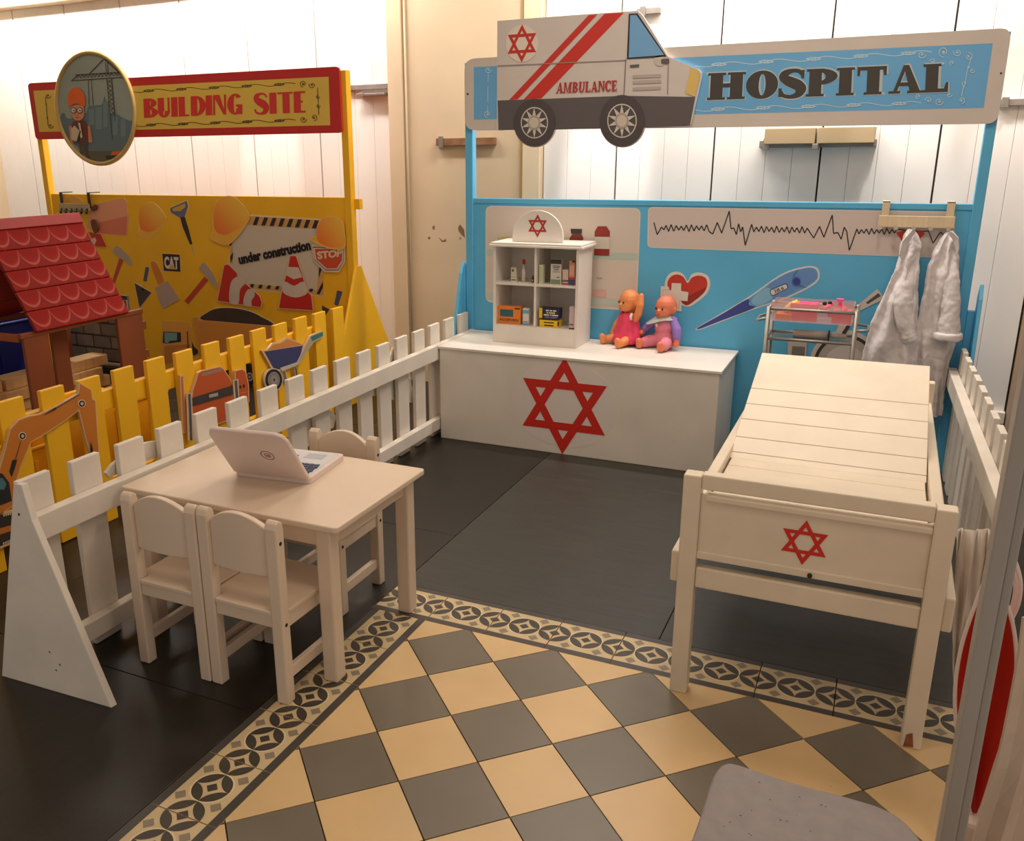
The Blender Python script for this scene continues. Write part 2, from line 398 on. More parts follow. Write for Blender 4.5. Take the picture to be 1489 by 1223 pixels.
wallbar(928, 962, 17, .030, 'short iron strap above ambulance roof', strapm, .04)
wallbar(1448, 1500, 149, .030, 'iron strap on shutter at right end of hospital sign', strapm, .03)

# ================================================================== glyphs for the painted signs
def glyph(ch, ser=True, T=.25, t=.10):
    """polygons of a capital in a box of height 1; returns (width, polys)"""
    S = .09 if ser else 0.; o = []; e = .07 if ser else 0.
    def R(x0, x1, y0, y1): o.append([(x0, y0), (x1, y0), (x1, y1), (x0, y1)])
    def stem(x, w_=None, top=True, bot=True):
        w_ = T if w_ is None else w_; R(x, x+w_, 0, 1)
        if ser:
            if bot: R(x-e, x+w_+e, 0, S)
            if top: R(x-e, x+w_+e, 1-S, 1)
    def arc(cx, cy, rx, ry, th, tv, a0, a1, n=18):
        A = []; B = []
        for k in range(n+1):
            a = math.radians(a0+(a1-a0)*k/n); A.append((cx+rx*math.cos(a), cy+ry*math.sin(a))); B.append((cx+(rx-th)*math.cos(a), cy+(ry-tv)*math.sin(a)))
        o.append(('strip', A, B, False))
    def path(pts, ws):
        P = sm(pts, 6, False); m_ = len(P)-1; W = [np.interp(i/m_*(len(ws)-1), range(len(ws)), ws) for i in range(m_+1)]
        pg = ribbon(P, W); k = len(P); o.append(('strip', pg[:k], pg[k:][::-1], False))
    x = e
    if ch == 'H': stem(x); stem(x+.52); R(x, x+.6, .45, .45+t+.02); return .52+T+2*e, o
    if ch == 'I': stem(x); return T+2*e, o
    if ch == 'L':
        stem(x); R(x, x+.55, 0, t)
        if ser: o.append([(x+.46, 0), (x+.6, 0), (x+.6, .34), (x+.54, .34)])
        return .6+e, o
    if ch == 'T':
        stem(x+.24, top=False); R(x-.0, x+.73, 1-t, 1)
        if ser: o.append([(x-.02, 1), (x+.08, 1), (x+.05, .68), (x-.02, .68)]); o.append([(x+.65, 1), (x+.75, 1), (x+.75, .68), (x+.68, .68)])
        return .73+2*e, o
    if ch == 'P': stem(x, top=True); arc(x+T*.8, .71, .48, .29, T*.95, t, -90, 90); return .70+e, o
    if ch == 'B': stem(x); arc(x+T*.8, .75, .42, .25, T*.9, t*.9, -90, 90); arc(x+T*.8, .27, .48, .27, T*.95, t*.9, -90, 90); return .70+e, o
    if ch == 'D': stem(x); arc(x+T*.8, .5, .52, .5, T*.95, t, -90, 90); return .74+e, o
    if ch == 'O': arc(.42, .5, .42, .52, T, t, 0, 360, 32); return .84, o
    if ch == 'C': 
        arc(.42, .5, .42, .52, T, t, 42, 322, 26)
        if ser: R(.66, .76, .62, .98)
        return .78, o
    if ch == 'G': arc(.42, .5, .42, .52, T, t, 42, 330, 26); R(.56, .80, .0, .46); R(.46, .80, .38, .48); return .82, o
    if ch == 'U':
        R(x, x+T, .3, 1); R(x+.52, x+.52+t*1.2, .3, 1); arc(x+.32, .32, .32, .34, T*.8, t, 180, 360)
        if ser: R(x-e, x+T+e, 1-S, 1); R(x+.45, x+.72, 1-S, 1)
        return .66+2*e, o
    if ch == 'A':
        o.append([(x+.30, 1), (x+.44, 1), (x+.78, 0), (x+.50, 0)]); o.append([(x+.30, 1), (x+.40, 1), (x+.13, 0), (x+.03, 0)]); R(x+.16, x+.6, .26, .26+t)
        if ser: R(x-.07, x+.24, 0, S); R(x+.42, x+.87, 0, S)
        return .80+e, o
    if ch == 'N':
        R(x, x+t*1.2, 0, 1); R(x+.58, x+.58+t*1.2, 0, 1); o.append([(x, 1), (x+T, 1), (x+.58+t, 0), (x+.55, 0)])
        if ser: R(x-e, x+.2, 0, S); R(x+.46, x+.8, 1-S, 1); R(x-e, x+.1, 1-S, 1)
        return .70+2*e, o
    if ch == 'M':
        R(x, x+t*1.2, 0, 1); R(x+.66, x+.66+T, 0, 1); o.append([(x, 1), (x+T*.9, 1), (x+.50, 0), (x+.42, 0)]); o.append([(x+.66, 1), (x+.76, 1), (x+.50, 0), (x+.42, 0)])
        if ser: R(x-e, x+.2, 0, S); R(x+.58, x+.98, 0, S); R(x-e, x+.1, 1-S, 1); R(x+.7, x+.98, 1-S, 1)
        return .92+2*e, o
    if ch == 'E':
        stem(x); R(x, x+.56, 0, t); R(x, x+.56, 1-t, 1); R(x, x+.44, .47, .47+t)
        if ser: o.append([(x+.47, 0), (x+.6, 0), (x+.6, .3), (x+.55, .3)]); o.append([(x+.47, 1), (x+.6, 1), (x+.6, .7), (x+.55, .7)]); R(x+.4, x+.46, .38, .66)
        return .6+e, o
    if ch == 'S':
        path([(.62, .80), (.52, .94), (.34, .97), (.16, .88), (.13, .72), (.28, .58), (.46, .46), (.58, .30), (.52, .10), (.32, .02), (.12, .08), (.04, .24)], [t*.9, t, t*1.1, T*.7, T*.8, T*1.05, T*1.1, T*.9, T*.65, t*1.1, t, t*.9])
        if ser: R(.58, .66, .68, .98); R(.0, .08, .02, .34)
        return .70, o
    return .3, o
def word(txt, gap=.10, **kw):
    x = 0.; polys = []
    for ch in txt:
        if ch == ' ': x += .45; continue
        w_, ps = glyph(ch, **kw)
        for p in ps:
            if p[0] == 'strip': polys.append(('strip', [(a+x, b) for a, b in p[1]], [(a+x, b) for a, b in p[2]], p[3]))
            else: polys.append([(a+x, b) for a, b in p])
        x += w_+gap
    x -= gap
    def sc(P): return [(a/x, b) for a, b in P]
    return [('strip', sc(p[1]), sc(p[2]), p[3]) if p[0] == 'strip' else sc(p) for p in polys]
def scrollwork(name, parent, pl, runs, swirls, rgb, off, wd=.9):
    """runs: (p0, p1, waves, amp) thin waving lines with small knots; swirls: (cx, cy, r, a0, turns)"""
    mb = MB()
    def rib(path, w_):
        nonlocal off
        off += .00004; pg = ribbon(path, w_); k = len(path); mb.strip([pl.pt(p, off) for p in pg[:k]], [pl.pt(p, off) for p in pg[k:][::-1]])
    for p0, p1, wv, amp in runs:
        n = wv*12; P = []
        for i in range(n+1):
            u = i/n; x = p0[0]+u*(p1[0]-p0[0]); y = p0[1]+u*(p1[1]-p0[1]); P.append((x, y+amp*math.sin(u*wv*2*math.pi)))
        rib(P, wd)
        for k in range(wv):
            u = (k+.5)/wv; cx = p0[0]+u*(p1[0]-p0[0]); cy = p0[1]+u*(p1[1]-p0[1]); d = (p1[0]-p0[0])/wv*.16
            for s in (-1, 1):
                rib([(cx-d+2*d*q/10, cy+s*amp*.8*math.sin(q/10*math.pi)) for q in range(11)], wd)
                rib([(cx+s*d*.4+d*.3*math.cos(q*.7), cy+amp*.5*math.sin(q*.7)) for q in range(9)], wd*.9)
    for cx, cy, r, a0, tr in swirls:
        n = 22; rib([(cx+r*(1-.75*i/n)*math.cos(math.radians(a0)+tr*2*math.pi*i/n), cy+r*(1-.75*i/n)*math.sin(math.radians(a0)+tr*2*math.pi*i/n)) for i in range(n+1)], wd)
        mb.face([pl.pt(p, off) for p in ell(cx, cy, r*.22, n=8)])
    o = mb.build(name, flat(rgb), parent); o['kind'] = 'stuff'; return o
def star(name, parent, c, R_, axis, off, rgb=RED, wd=.157):
    """two interlaced triangles; c on the face, axis 'y' faces -Y"""
    mb = MB()
    for s_ in (0, 180):
        T = [(math.sin(math.radians(s_+120*k)), math.cos(math.radians(s_+120*k))) for k in range(3)]
        P = lambda f: [(c[0]+R_*f*a, c[1]-off-s_*2e-6, c[2]+R_*f*b) for a, b in T]
        mb.strip(P(1), P(1-2*wd), 0, True)
    return mb.build(name, flat(rgb), parent)
def rrect_px(tl, tr, br, bl, r, n=5):
    q = [np.array(p, float) for p in (tl, tr, br, bl)]; out = []
    for i in range(4):
        p, a, b = q[i], q[i-1], q[(i+1) % 4]; da = (a-p)/np.hypot(*(a-p)); db = (b-p)/np.hypot(*(b-p))
        for k in range(n+1):
            t = k/n; s0 = p+da*r*(1-t)**2; out.append(tuple(p+da*r*(1-t)**2+db*r*t**2))
    return out
# ================================================================== HOSPITAL STAND
hs = thing('hospital_stand', 'sky blue play stand with arched-corner sign reading HOSPITAL', 'play stand', (0, YP, 0))
def loc0(o):                                # parts are drawn in world space, then hung under their thing
    o.matrix_parent_inverse = Matrix.Translation(-Vector(o.parent.location)); return o
def under(t, *objs):
    bpy.context.view_layer.update()
    for o in objs:
        o.parent = t; o.matrix_parent_inverse = t.matrix_world.inverted()
    return objs[0]
XL, XR, ZT = -1.012, 1.383, 1.187
panel = bx('back_panel', blue_paint, None, XL+.04, XR-.035, YP, YP+.018, .0, ZT, .003); under(hs, panel)
under(hs, bx('top_rail', blue_paint, None, XL+.04, XR-.035, YP-.006, YP+.024, ZT-.022, ZT+.004, .003))
for a, b in ((XL, XL+.042), (XR-.04, XR)):
    under(hs, bx('post', blue_paint, None, a, b, YP-.012, YP+.036, 0, 1.86, .003))
def tri_brace(x0, x1, pts, mt): return MB().prism([(x0, y, z) for y, z in pts], (x1-x0, 0, 0)).build('brace', mt, None, .003)
under(hs, tri_brace(XL-.02, XL-.002, [(YP+.03, 0), (YP+.03, .80), (YP-.02, .86), (YP-.06, .80), (YP-.30, .0)], blue_paint))
under(hs, bx('spacer', blue_paint, None, XR+.0005, XR+.030, YP-.004, YP+.03, .3, .74, .002))
under(hs, tri_brace(XR+.031, XR+.046, [(YP+.03, 0), (YP+.03, .80), (YP-.02, .86), (YP-.06, .80), (YP-.22, .0)], blue_paint))
PB = Plane('y', YP)
PS = Plane('y', YP-.014)                    # sign face sits on the posts
greyw = mat('sign_offwhite', (205, 196, 188), .5, var=.03, scale=6)
sign = decal('sign_board', None, PS, [(greyw, rrect_px((677, 86), (1471, 41), (1450, 180), (678, 190), 17)),
      (mat('sign_sky_blue', (104, 172, 222), .5, var=.03, scale=4), [(691, 98), (1443, 63.5), (1430, 157), (691, 174)])], .016)
under(hs, sign)
PSb = .016+.0012
under(sign, lettering('sign_lettering_outline', None, PS, '', [(1027, 147), (1380, 135), (1382, 90.5), (1028.5, 105.5)], (182, 196, 200), PSb, glyphs=word('HOSPITAL', gap=.0, T=.37, t=.17)),
      lettering('sign_lettering', None, PS, '', [(1029, 146), (1378, 134), (1380, 92.5), (1031, 107)], (62, 58, 54), PSb+.0006, glyphs=word('HOSPITAL', gap=.02, T=.33, t=.13)))
under(sign, scrollwork('scrollwork', None, PS, [((1012, 96), (1355, 76), 5, 2.6), ((1012, 160), (1340, 150), 5, 2.6), ((1411, 84), (1398, 140), 2, 2.2), ((712, 108), (711, 165), 2, 2.5)],
      [(1340, 80, 6, 0, 1.1), (1356, 90, 4, 180, 1.1), (1384, 92, 4, 90, 1.), (1335, 140, 4, 90, 1.), (1380, 138, 4, 0, 1.), (1372, 76, 8, 90, 1.2), (1392, 77, 6, 200, -1.2), (1408, 83, 6, 270, 1.1), (1365, 148, 6, 0, 1.2), (1398, 146, 5, 90, -1.1), (1350, 146, 5, 180, 1.1), (712, 102, 5, 0, 1.2), (711, 166, 5, 90, 1.2), (1413, 103, 4, 0, 1.), (1402, 122, 4, 90, 1.)], (196, 218, 226), PSb, 1.0))
for p in ((682, 137), (1455, 107)): under(sign, decal('screw', None, PS, [((60, 58, 56), ell(p[0], p[1], 1.6, n=10))], .001, .016))

# the ambulance board in front of the sign
PA = Plane('y', YP-.031); k = 4.803
A = lambda *c: [(720+x/k, 10+y/k) for x, y in c]
wl1 = ell(779, 178.6, 30.5, 35, n=40, a0=14, a1=166); wl2 = ell(906, 175.8, 33, 38, n=40, a0=13, a1=167)
out = A((25, 103), (660, 55), (1000, 33), (1030, 60), (1210, 350), (1245, 368), (1420, 438), (1442, 462), (1440, 500), (1385, 740), (1367, 815), (1345, 836))+wl2+wl1+A((35, 862), (22, 850))
bodyc = mat('ambulance_grey_white', (206, 198, 192), .45, var=.03, scale=5)
lay = [((222, 212, 204), grow(out, .8)), (bodyc, out)]
lay += [((90, 84, 86), A((24, 655), (430, 640), (905, 622), (1402, 630), (1364, 828), (1340, 834), (1056, 842), (430, 858), (30, 860)))]
lay += [((199, 46, 34), A((770, 50), (905, 43), (330, 640), (205, 648))), ((199, 46, 34), A((660, 60), (720, 55), (165, 646), (105, 652)))]
lay += [((224, 214, 202), ell(760.6, 63.7, 23.5, 27, n=30))]
amb = decal('ambulance_board', None, PA, lay, .012); under(hs, amb)
q0 = .012+.004
def onamb(nm, lays, b=q0): under(amb, decal(nm, None, PA, lays, .0008, b))
c = aty(760.6, 63.7, YP-.031); under(amb, star('star_emblem', None, (c[0], YP-.031, c[2]), .086, 'y', q0, (196, 48, 34)))
onamb('cab_window', [((38, 40, 46), A((940, 52), (1000, 48), (1202, 348), (1120, 356), (926, 366))), ((112, 166, 214), A((950, 62), (992, 59), (1186, 338), (1120, 344), (940, 356)))])
onamb('panel_line', [((150, 140, 134), A((25, 410), (915, 372), (915, 378), (25, 417)))]); onamb('door_line', [((120, 112, 108), A((916, 365), (922, 365), (908, 620), (902, 620)))])
onamb('door_line', [((140, 132, 126), A((1213, 365), (1218, 365), (1212, 610), (1207, 610)))])
onamb('door_handle', [((96, 88, 86), A((948, 408), (1012, 402), (1010, 422), (950, 427)))])
onamb('wing_mirror', [((196, 188, 180), ell(960.5, 88, 8.5, n=16)), ((92, 86, 84), rrect_px(*A((1165, 366), (1222, 362), (1220, 400), (1165, 402)), 2.5))])
for yy in (475, 514, 560): onamb('vent', [((178, 168, 162), A((968, yy+4), (1163, yy-4), (1161, yy+18), (966, yy+26)))])
onamb('headlight', [((214, 186, 108), A((1370, 424), (1432, 452), (1436, 470), (1400, 628), (1332, 606)))])
under(amb, lettering('ambulance_lettering', None, PA, '', A((432, 605), (857, 588), (857, 515), (440, 531)), (170, 44, 36), q0+.0006, glyphs=word('AMBULANCE', gap=.06, T=.24, t=.12)))
for cx, cy, rx, ry in ((779, 178.6, 30, 34.5), (906, 175.8, 32.5, 37.5)):
    L = [((74, 68, 68), ell(cx, cy, rx, ry, n=36))]
    f = .66
    L += [((206, 200, 192), ell(cx, cy, rx*f, ry*f, n=32)), ((82, 77, 76), ell(cx, cy, rx*f*.93, ry*f*.93, n=32))]
    for s in range(10):
        a = math.radians(36*s+18); b = .17
        L.append(((206, 200, 192), [(cx+rx*f*.98*math.cos(a), cy+ry*f*.98*math.sin(a)), (cx+rx*f*.42*math.cos(a+b*2), cy+ry*f*.42*math.sin(a+b*2)), (cx+rx*f*.42*math.cos(a-b*2), cy+ry*f*.42*math.sin(a-b*2))]))
    L += [((170, 160, 150), ell(cx, cy, rx*f*.46, ry*f*.46, n=24)), ((204, 192, 178), ell(cx, cy, rx*f*.34, ry*f*.34, n=24))]
    under(amb, decal('wheel', None, PA, L, .003, .012+.003, .0004))

# prints on the blue panel
def on(nm, lays, t=.0015, pl=PB, to=None, base=0.): return under(to or hs, decal(nm, None, pl, lays, t, base))
K7 = lambda *c: [(620+x/2.844, 270+y/2.844) for x, y in c]
shelfp = on('pharmacy_print', [((222, 214, 204), grow(rrect_px(*K7((247, 85), (885, 95), (868, 515), (247, 480)), 9), .7)), ((214, 202, 190), rrect_px(*K7((250, 88), (882, 98), (865, 511), (250, 477)), 9)),
  ((184, 200, 190), K7((250, 262), (876, 280), (875, 309), (250, 290))), ((192, 204, 194), K7((250, 440), (868, 474), (867, 503), (250, 470)))])
def onsh(nm, lays): under(shelfp, decal(nm, None, PB, lays, .0006, .0042))
onsh('printed_jar', [((128, 44, 34), K7((608, 196), (640, 196), (650, 215), (648, 228), (592, 228), (594, 215))), ((52, 50, 56), K7((598, 178), (645, 179), (644, 198), (600, 198)))])
onsh('printed_bottle', [((150, 46, 38), K7((710, 168), (745, 168), (760, 190), (757, 290), (695, 288), (697, 190))), ((214, 208, 196), K7((697, 211), (760, 212), (758, 262), (696, 260)))])
onsh('printed_jar', [((196, 192, 120), K7((296, 212), (345, 210), (345, 226), (296, 226)))]); onsh('printed_box', [((222, 176, 170), K7((690, 428), (745, 430), (743, 460), (688, 458)))])
onsh('printed_line', [((150, 142, 140), K7((705, 380), (728, 381), (728, 384), (705, 383)))])
K8 = lambda *c: [(940+x/2.712, 270+y/2.712) for x, y in c]
ecg = on('heartbeat_print', [((216, 206, 200), grow(rrect_px(*K8((8, 85), (1217, 104), (1212, 285), (5, 243)), 7), .6)), ((208, 196, 190), rrect_px(*K8((11, 88), (1214, 107), (1209, 282), (8, 240)), 7))])
P = [(30, 145), (43, 193), (60, 163), (70, 174)]
for i in range(18): P.append((78+10*i, (156, 178)[i % 2]+3*math.sin(i*2.3)))
P += [(262, 190), (280, 145), (297, 187), (327, 100), (334, 170), (345, 166), (355, 193), (364, 150), (372, 182), (380, 162), (390, 235), (415, 152)]
for i in range(22): P.append((424+10*i, (182, 160)[i % 2]+3*math.sin(i*1.9)+i*.2))
P += [(660, 206), (683, 160), (700, 203), (733, 115), (738, 188), (755, 184), (768, 211), (780, 163), (790, 180), (800, 255), (830, 170)]
for i in range(16): P.append((838+10*i, (190, 170)[i % 2]+3*math.sin(i*2.1)))
P += [(1030, 178), (1100, 180), (1112, 178), (1130, 226), (1160, 182), (1180, 205)]
def polyline(nm, parent, pl, pts, wd, rgb, off):
    mb = MB()
    for a, b in zip(pts, pts[1:]):
        off += .000005; pg = ribbon([a, b], wd); mb.face([pl.pt(p, off) for p in pg])
    return under(parent, mb.build(nm, flat(rgb), None))
polyline('heartbeat_line', ecg, PB, K8(*P), 1.55, (40, 34, 32), .0036)
on('small_heart_print', [((206, 58, 40), K8((985, 185), (1010, 178), (1040, 180), (1090, 178), (1098, 190), (1045, 240), (1005, 215)))], .0042)
K6 = lambda *c: [(860+x/6.204, 380+y/6.204) for x, y in c]
heart = sm(K6((868, 178), (905, 118), (975, 100), (1050, 132), (1072, 205), (1045, 285), (965, 358), (865, 410), (740, 345), (668, 250), (668, 175), (705, 112), (770, 92), (830, 118)), 4)
hrt = sm(K6((868, 195), (905, 148), (970, 128), (1030, 150), (1046, 210), (1020, 278), (945, 345), (855, 398), (770, 320), (695, 240), (690, 180), (722, 135), (775, 118), (830, 140)), 4)
crossw = K6((727, 195), (812, 198), (810, 265), (877, 278), (868, 358), (797, 352), (790, 420), (705, 412), (706, 335), (640, 330), (648, 256), (722, 260))
hp = on('heart_print', [((222, 214, 206), heart), ((196, 56, 42), hrt), ((150, 40, 32), K6((905, 300), (1035, 230), (1020, 278), (945, 345), (855, 398), (800, 350)))])
under(hp, decal('cross_print', None, PB, [((226, 218, 208), K6((628, 222), (700, 230), (705, 260), (812, 330), (815, 450), (755, 445), (620, 440))), ((150, 140, 132), grow(crossw, .35)), ((224, 216, 206), crossw)], .0012, .0034))
th_o = sm(K8((200, 560), (300, 500), (400, 440), (530, 350), (610, 322), (660, 318), (682, 340), (668, 385), (560, 442), (412, 492), (300, 535), (212, 568)), 4)
th_i = sm(K8((206, 558), (300, 505), (402, 446), (532, 356), (612, 328), (656, 324), (675, 343), (662, 380), (557, 436), (411, 486), (300, 530), (214, 563)), 4)
thp = on('thermometer_print', [((214, 216, 220), th_o), ((104, 162, 210), th_i), ((58, 72, 150), sm(K8((206, 558), (300, 505), (398, 448), (404, 470), (424, 482), (300, 530), (214, 563)), 4)),
  ((100, 146, 206), sm(K8((470, 400), (560, 345), (640, 326), (668, 342), (660, 372), (560, 425), (500, 448)), 4)), ((132, 186, 222), sm(K8((415, 450), (470, 402), (500, 420), (490, 452), (440, 474)), 4)),
  ((60, 80, 140), rrect_px(*K8((484, 412), (552, 382), (562, 402), (494, 438)), 3)), ((222, 216, 206), rrect_px(*K8((488, 414), (550, 387), (558, 402), (496, 433)), 2.5))])
under(thp, lettering('thermometer_digits', None, PB, '38.6', K8((506, 424), (544, 407), (540, 394), (502, 411)), (50, 50, 56), .0075))
under(thp, decal('thermometer_button', None, PB, [((70, 110, 184), ell(*K8((592, 377))[0], 6.5, n=18)), ((48, 66, 140), ell(*K8((592, 377))[0], 5.2, n=18))], .0006, .0066))
polyline('thermometer_seam', thp, PB, K8((598, 330), (580, 355), (605, 392), (632, 402)), .8, (60, 90, 150), .0072)
# wheelchair print, half hidden by trolley and coats
wc = Plane('y', YP)
def ring(cx, cy, r0, r1, ky=1.1, n=40): return ('strip', ell(cx, cy, r0, r0*ky, n=n), ell(cx, cy, r1, r1*ky, n=n), True)
on('wheelchair_print', [((206, 200, 194), ell(1229, 530, 52, 50, n=40)), ((60, 56, 52), ring(1229, 530, 46, 41, .95)), ((178, 172, 166), ell(1229, 530, 41, 39, n=30)), ((206, 200, 194), ell(1229, 530, 30, 28, n=30)),
    ((206, 198, 188), [(1276, 420), (1287, 434), (1262, 446), (1250, 452), (1232, 470), (1222, 500), (1214, 486), (1224, 462), (1246, 444)]), ((84, 78, 72), [(1277, 426), (1281, 430), (1262, 442), (1259, 440)]),
    ((60, 56, 52), [(1224, 484), (1236, 466), (1240, 468), (1229, 486)]), ((190, 184, 178), [(1172, 520), (1174, 496), (1146, 494), (1145, 520)]), ((120, 114, 108), [(1170, 519), (1171, 504), (1152, 503), (1151, 519)])], .0015)

# ================================================================== WHITE PICKET FENCES
def picket_fence(name, label, x, sgn, y0, n, mt, zt=.585, end=True, rails=((.415, .490), (.045, .105)), wd=.104, pitch=.173, group=None, ylen=None, ry0=None):
    """fence along Y; rails on the sgn side of the pickets"""
    t = thing(name, label, 'fence', (x, y0, 0))
    me = None
    for k in range(n):
        o = MB().box(0, .02*-sgn, 0, wd, .0, zt) if me is None else None
        if me is None: po = o.build('picket', mt, t, .003); me = po.data; po.location = (0, pitch*k, 0)
        else:
            p = po.copy(); COL.objects.link(p); p.parent = t; p.location = (0, pitch*k, 0)
        q = po if k == 0 else p
        q.location.z = random.uniform(0, .004); q.rotation_euler = (random.uniform(-.006, .006), 0, 0)
    L = ylen or pitch*(n-1)+wd
    for z0, z1 in rails: MB().box(.001*sgn, .036*sgn, (ry0 or 0.), L, z0, z1).build('rail', mt, t, .003)
    return t
wf = picket_fence('picket_fence', 'white picket fence beside table with triangular end brace', -.99, 1, -.447, 17, white_wood, ylen=2.895)
br = MB().prism([(-.118, -.066, 0), (.288, -.048, 0), (.045, -.014, .49), (.018, -.008, .585), (-.012, -.008, .585)], (.002, .019, 0)).build('brace', white_wood, wf, .002)
for x_, z_ in ((.0, .50), (.075, .115), (.11, .085), (.095, .065)): MB().lathe((x_, -.0595+.044*x_+.09*z_+.018, z_), [(.004, 0), (.004, .0192)], 0, 10, (0, -1, 0)).build('screw_hole', dark_metal, wf)
rf = picket_fence('picket_fence', 'white picket fence behind the toy bed at grey post', 1.424, -1, .74, 10, white_wood, ylen=1.695, ry0=-.12, rails=((.415, .490),))
rf.rotation_euler.z = .028
# ================================================================== COUNTER, MEDICINE CABINET
CY0, CZ = 1.985, .487
ct = thing('storage_counter', 'low white box counter with big red star on its front', 'counter', (-.255, 2.21, 0))
under(ct, MB().box(-.948, .435, CY0, 2.44, 0, .472).build('body', white_paint, None, .003)); under(ct, bx('lid', white_paint, None, -.954, .445, CY0-.006, 2.452, .472, CZ, .003))
disc = MB().prism([(-.282+.27*math.cos(a*math.pi/24), CY0-.0006, .252+.215*math.sin(a*math.pi/24)) for a in range(48)], (0, .0006, 0)).build('pale_disc', flat((228, 218, 212)), None); under(ct, disc)
under(ct, star('star_emblem', None, (-.282, CY0, .245), .243, 'y', .0018))
cb = thing('medicine_cabinet', 'small white open medicine cabinet with arched star top', 'cabinet', (-.516, 2.30, CZ))
x0, x1, y0, y1, z0, z1 = -.741, -.292, 2.19, 2.41, CZ, .972
under(cb, bx('side_panel', white_paint, None, x0, x0+.014, y0, y1, z0, z1, .001)); under(cb, bx('side_panel', white_paint, None, x1-.014, x1, y0, y1, z0, z1, .001))
under(cb, bx('back_board', white_paint, None, x0+.014, x1-.014, y1-.008, y1, z0, z1, .001)); under(cb, bx('divider', white_paint, None, -.522, -.511, y0+.004, y1-.008, .58, z1, .001))
for a, b in ((x0+.014, -.522), (-.511, x1-.014)): under(cb, bx('shelf', white_paint, None, a, b, y0+.004, y1-.008, .782, .793, .001))
under(cb, bx('bottom_shelf', white_paint, None, x0+.014, x1-.014, y0+.012, y1-.008, .567, .579, .001)); under(cb, bx('plinth', white_paint, None, x0+.014, x1-.014, y0, y0+.012, z0, .579, .001))
under(cb, bx('top_board', white_paint, None, x0-.016, x1+.02, y0-.014, y1+.008, z1, .983, .002)); under(cb, bx('top_board', white_paint, None, x0-.010, x1+.014, y0-.010, y1+.006, .983, .993, .002))
arch = [(-.525+.133*math.cos(a*math.pi/24), 2.24, 1.02+.128*math.sin(a*math.pi/24)) for a in range(25)]+[(-.658, 2.24, .993), (-.392, 2.24, .993)]
under(cb, MB().prism(arch, (0, .012, 0)).build('arched_top', white_paint, None, .0015)); under(cb, star('star_emblem', None, (-.525, 2.24, 1.073), .056, 'y', .0012, (176, 48, 40)))

def package(label, px0, px1, ptop, zs, y, d, rgb, bands=(), txt=(), name='medicine_box', side=None):
    """carton on a shelf at height zs; bands are (u0,u1,v0,v1,rgb) on its front"""
    ym = y; a = aty(px0, ptop, ym); b = aty(px1, ptop, ym); wd = b[0]-a[0]; hh = a[2]-zs
    t = thing(name, label, 'box' if 'box' in name else 'bottle', (a[0], y, zs), 0, 'remedies in the medicine cabinet')
    MB().box(0, wd, 0, d, 0, hh).build('carton', flat(rgb), t, .0008)
    for k, (u0, u1, v0, v1, c) in enumerate(bands): MB().box(u0*wd, u1*wd, -.0004-.0002*k, .0002, v0*hh, v1*hh).build('printed_band', flat(c), t)
    for (s, u0, u1, v0, v1, c) in txt:
        vs, fs = text_polys(s, .02); MB().add([((u0+(u1-u0)*v[0])*wd, -.0022, (v0+(v1-v0)*v[1])*hh) for v in vs], fs).build('lettering', flat(c), t)
    return t
zl, zu = .579, .793
package('small white carton with dark print on upper cabinet shelf', 743, 751, 388.5, zu, 2.245, .03, (214, 206, 186), [(.1, .9, .08, .16, (90, 84, 74)), (.2, .5, .7, .85, (70, 64, 56)), (.1, .8, .3, .34, (150, 142, 130))])
bt = thing('medicine_bottle', 'slim white dropper bottle with red cap', 'bottle', tuple(np.append(aty(761.5, 410, 2.25)[:2], zu)), 0, 'remedies in the medicine cabinet')
MB().lathe((0, 0, 0), [(.0105, 0), (.0105, .062), (.006, .07), (.0045, .09)], 0, 14).build('bottle_body', flat((214, 204, 192)), bt); MB().lathe((0, 0, .09), [(.008, 0), (.008, .02), (.006, .024)], 0, 12).build('cap', flat((176, 40, 34)), bt)
dk = aty(776, 410, 2.26); vial = thing('medicine_vial', 'tiny dark vial beside the cabinet divider', 'bottle', (dk[0]-.004, 2.26, zu), 0, 'remedies in the medicine cabinet')
MB().lathe((0, 0, 0), [(.007, 0), (.007, .02), (.004, .026), (.004, .034)], 0, 10).build('glass', flat((52, 46, 42)), vial); MB().box(-.004, .004, -.0075, -.0066, .006, .014).build('vial_label', flat((200, 190, 176)), vial)
package('thin pale green carton leaning by the divider', 784, 789.5, 385, zu, 2.215, .03, (206, 204, 170), [(.15, .85, .1, .9, (190, 190, 150))])
package('tall white carton with black printed top', 801, 816.5, 377, zu, 2.225, .04, (212, 204, 192), [(0, 1, .82, 1, (52, 48, 50)), (.05, .95, .02, .2, (120, 140, 110)), (.2, .85, .72, .75, (80, 74, 70)), (.2, .85, .66, .69, (80, 74, 70)), (.3, .75, .58, .61, (80, 74, 70)), (.2, .9, .5, .52, (140, 132, 124)), (.6, .85, .28, .31, (120, 60, 56))])
package('short pink and white carton with red foot', 818, 826.5, 392, zu, 2.225, .03, (214, 190, 176), [(0, 1, 0, .12, (176, 44, 44)), (0, 1, .2, .34, (92, 108, 116))])
package('tall salmon carton with blue base', 828, 836, 379, zu, 2.222, .035, (224, 150, 122), [(0, 1, 0, .24, (64, 74, 120)), (0, 1, .24, .33, (200, 60, 56)), (.1, .95, .42, .82, (226, 176, 150)), (.5, 1, .93, 1, (40, 36, 36))])
package('wide orange carton with teal picture', 724, 757, 444.5, zl, 2.215, .04, (226, 126, 38), [(.1, .68, .42, .82, (44, 92, 100)), (.74, .98, .86, .94, (60, 52, 46)), (0, 1, 0, .36, (220, 128, 52))], [('ACUSPORIN', .08, .92, .18, .32, (90, 60, 40))])
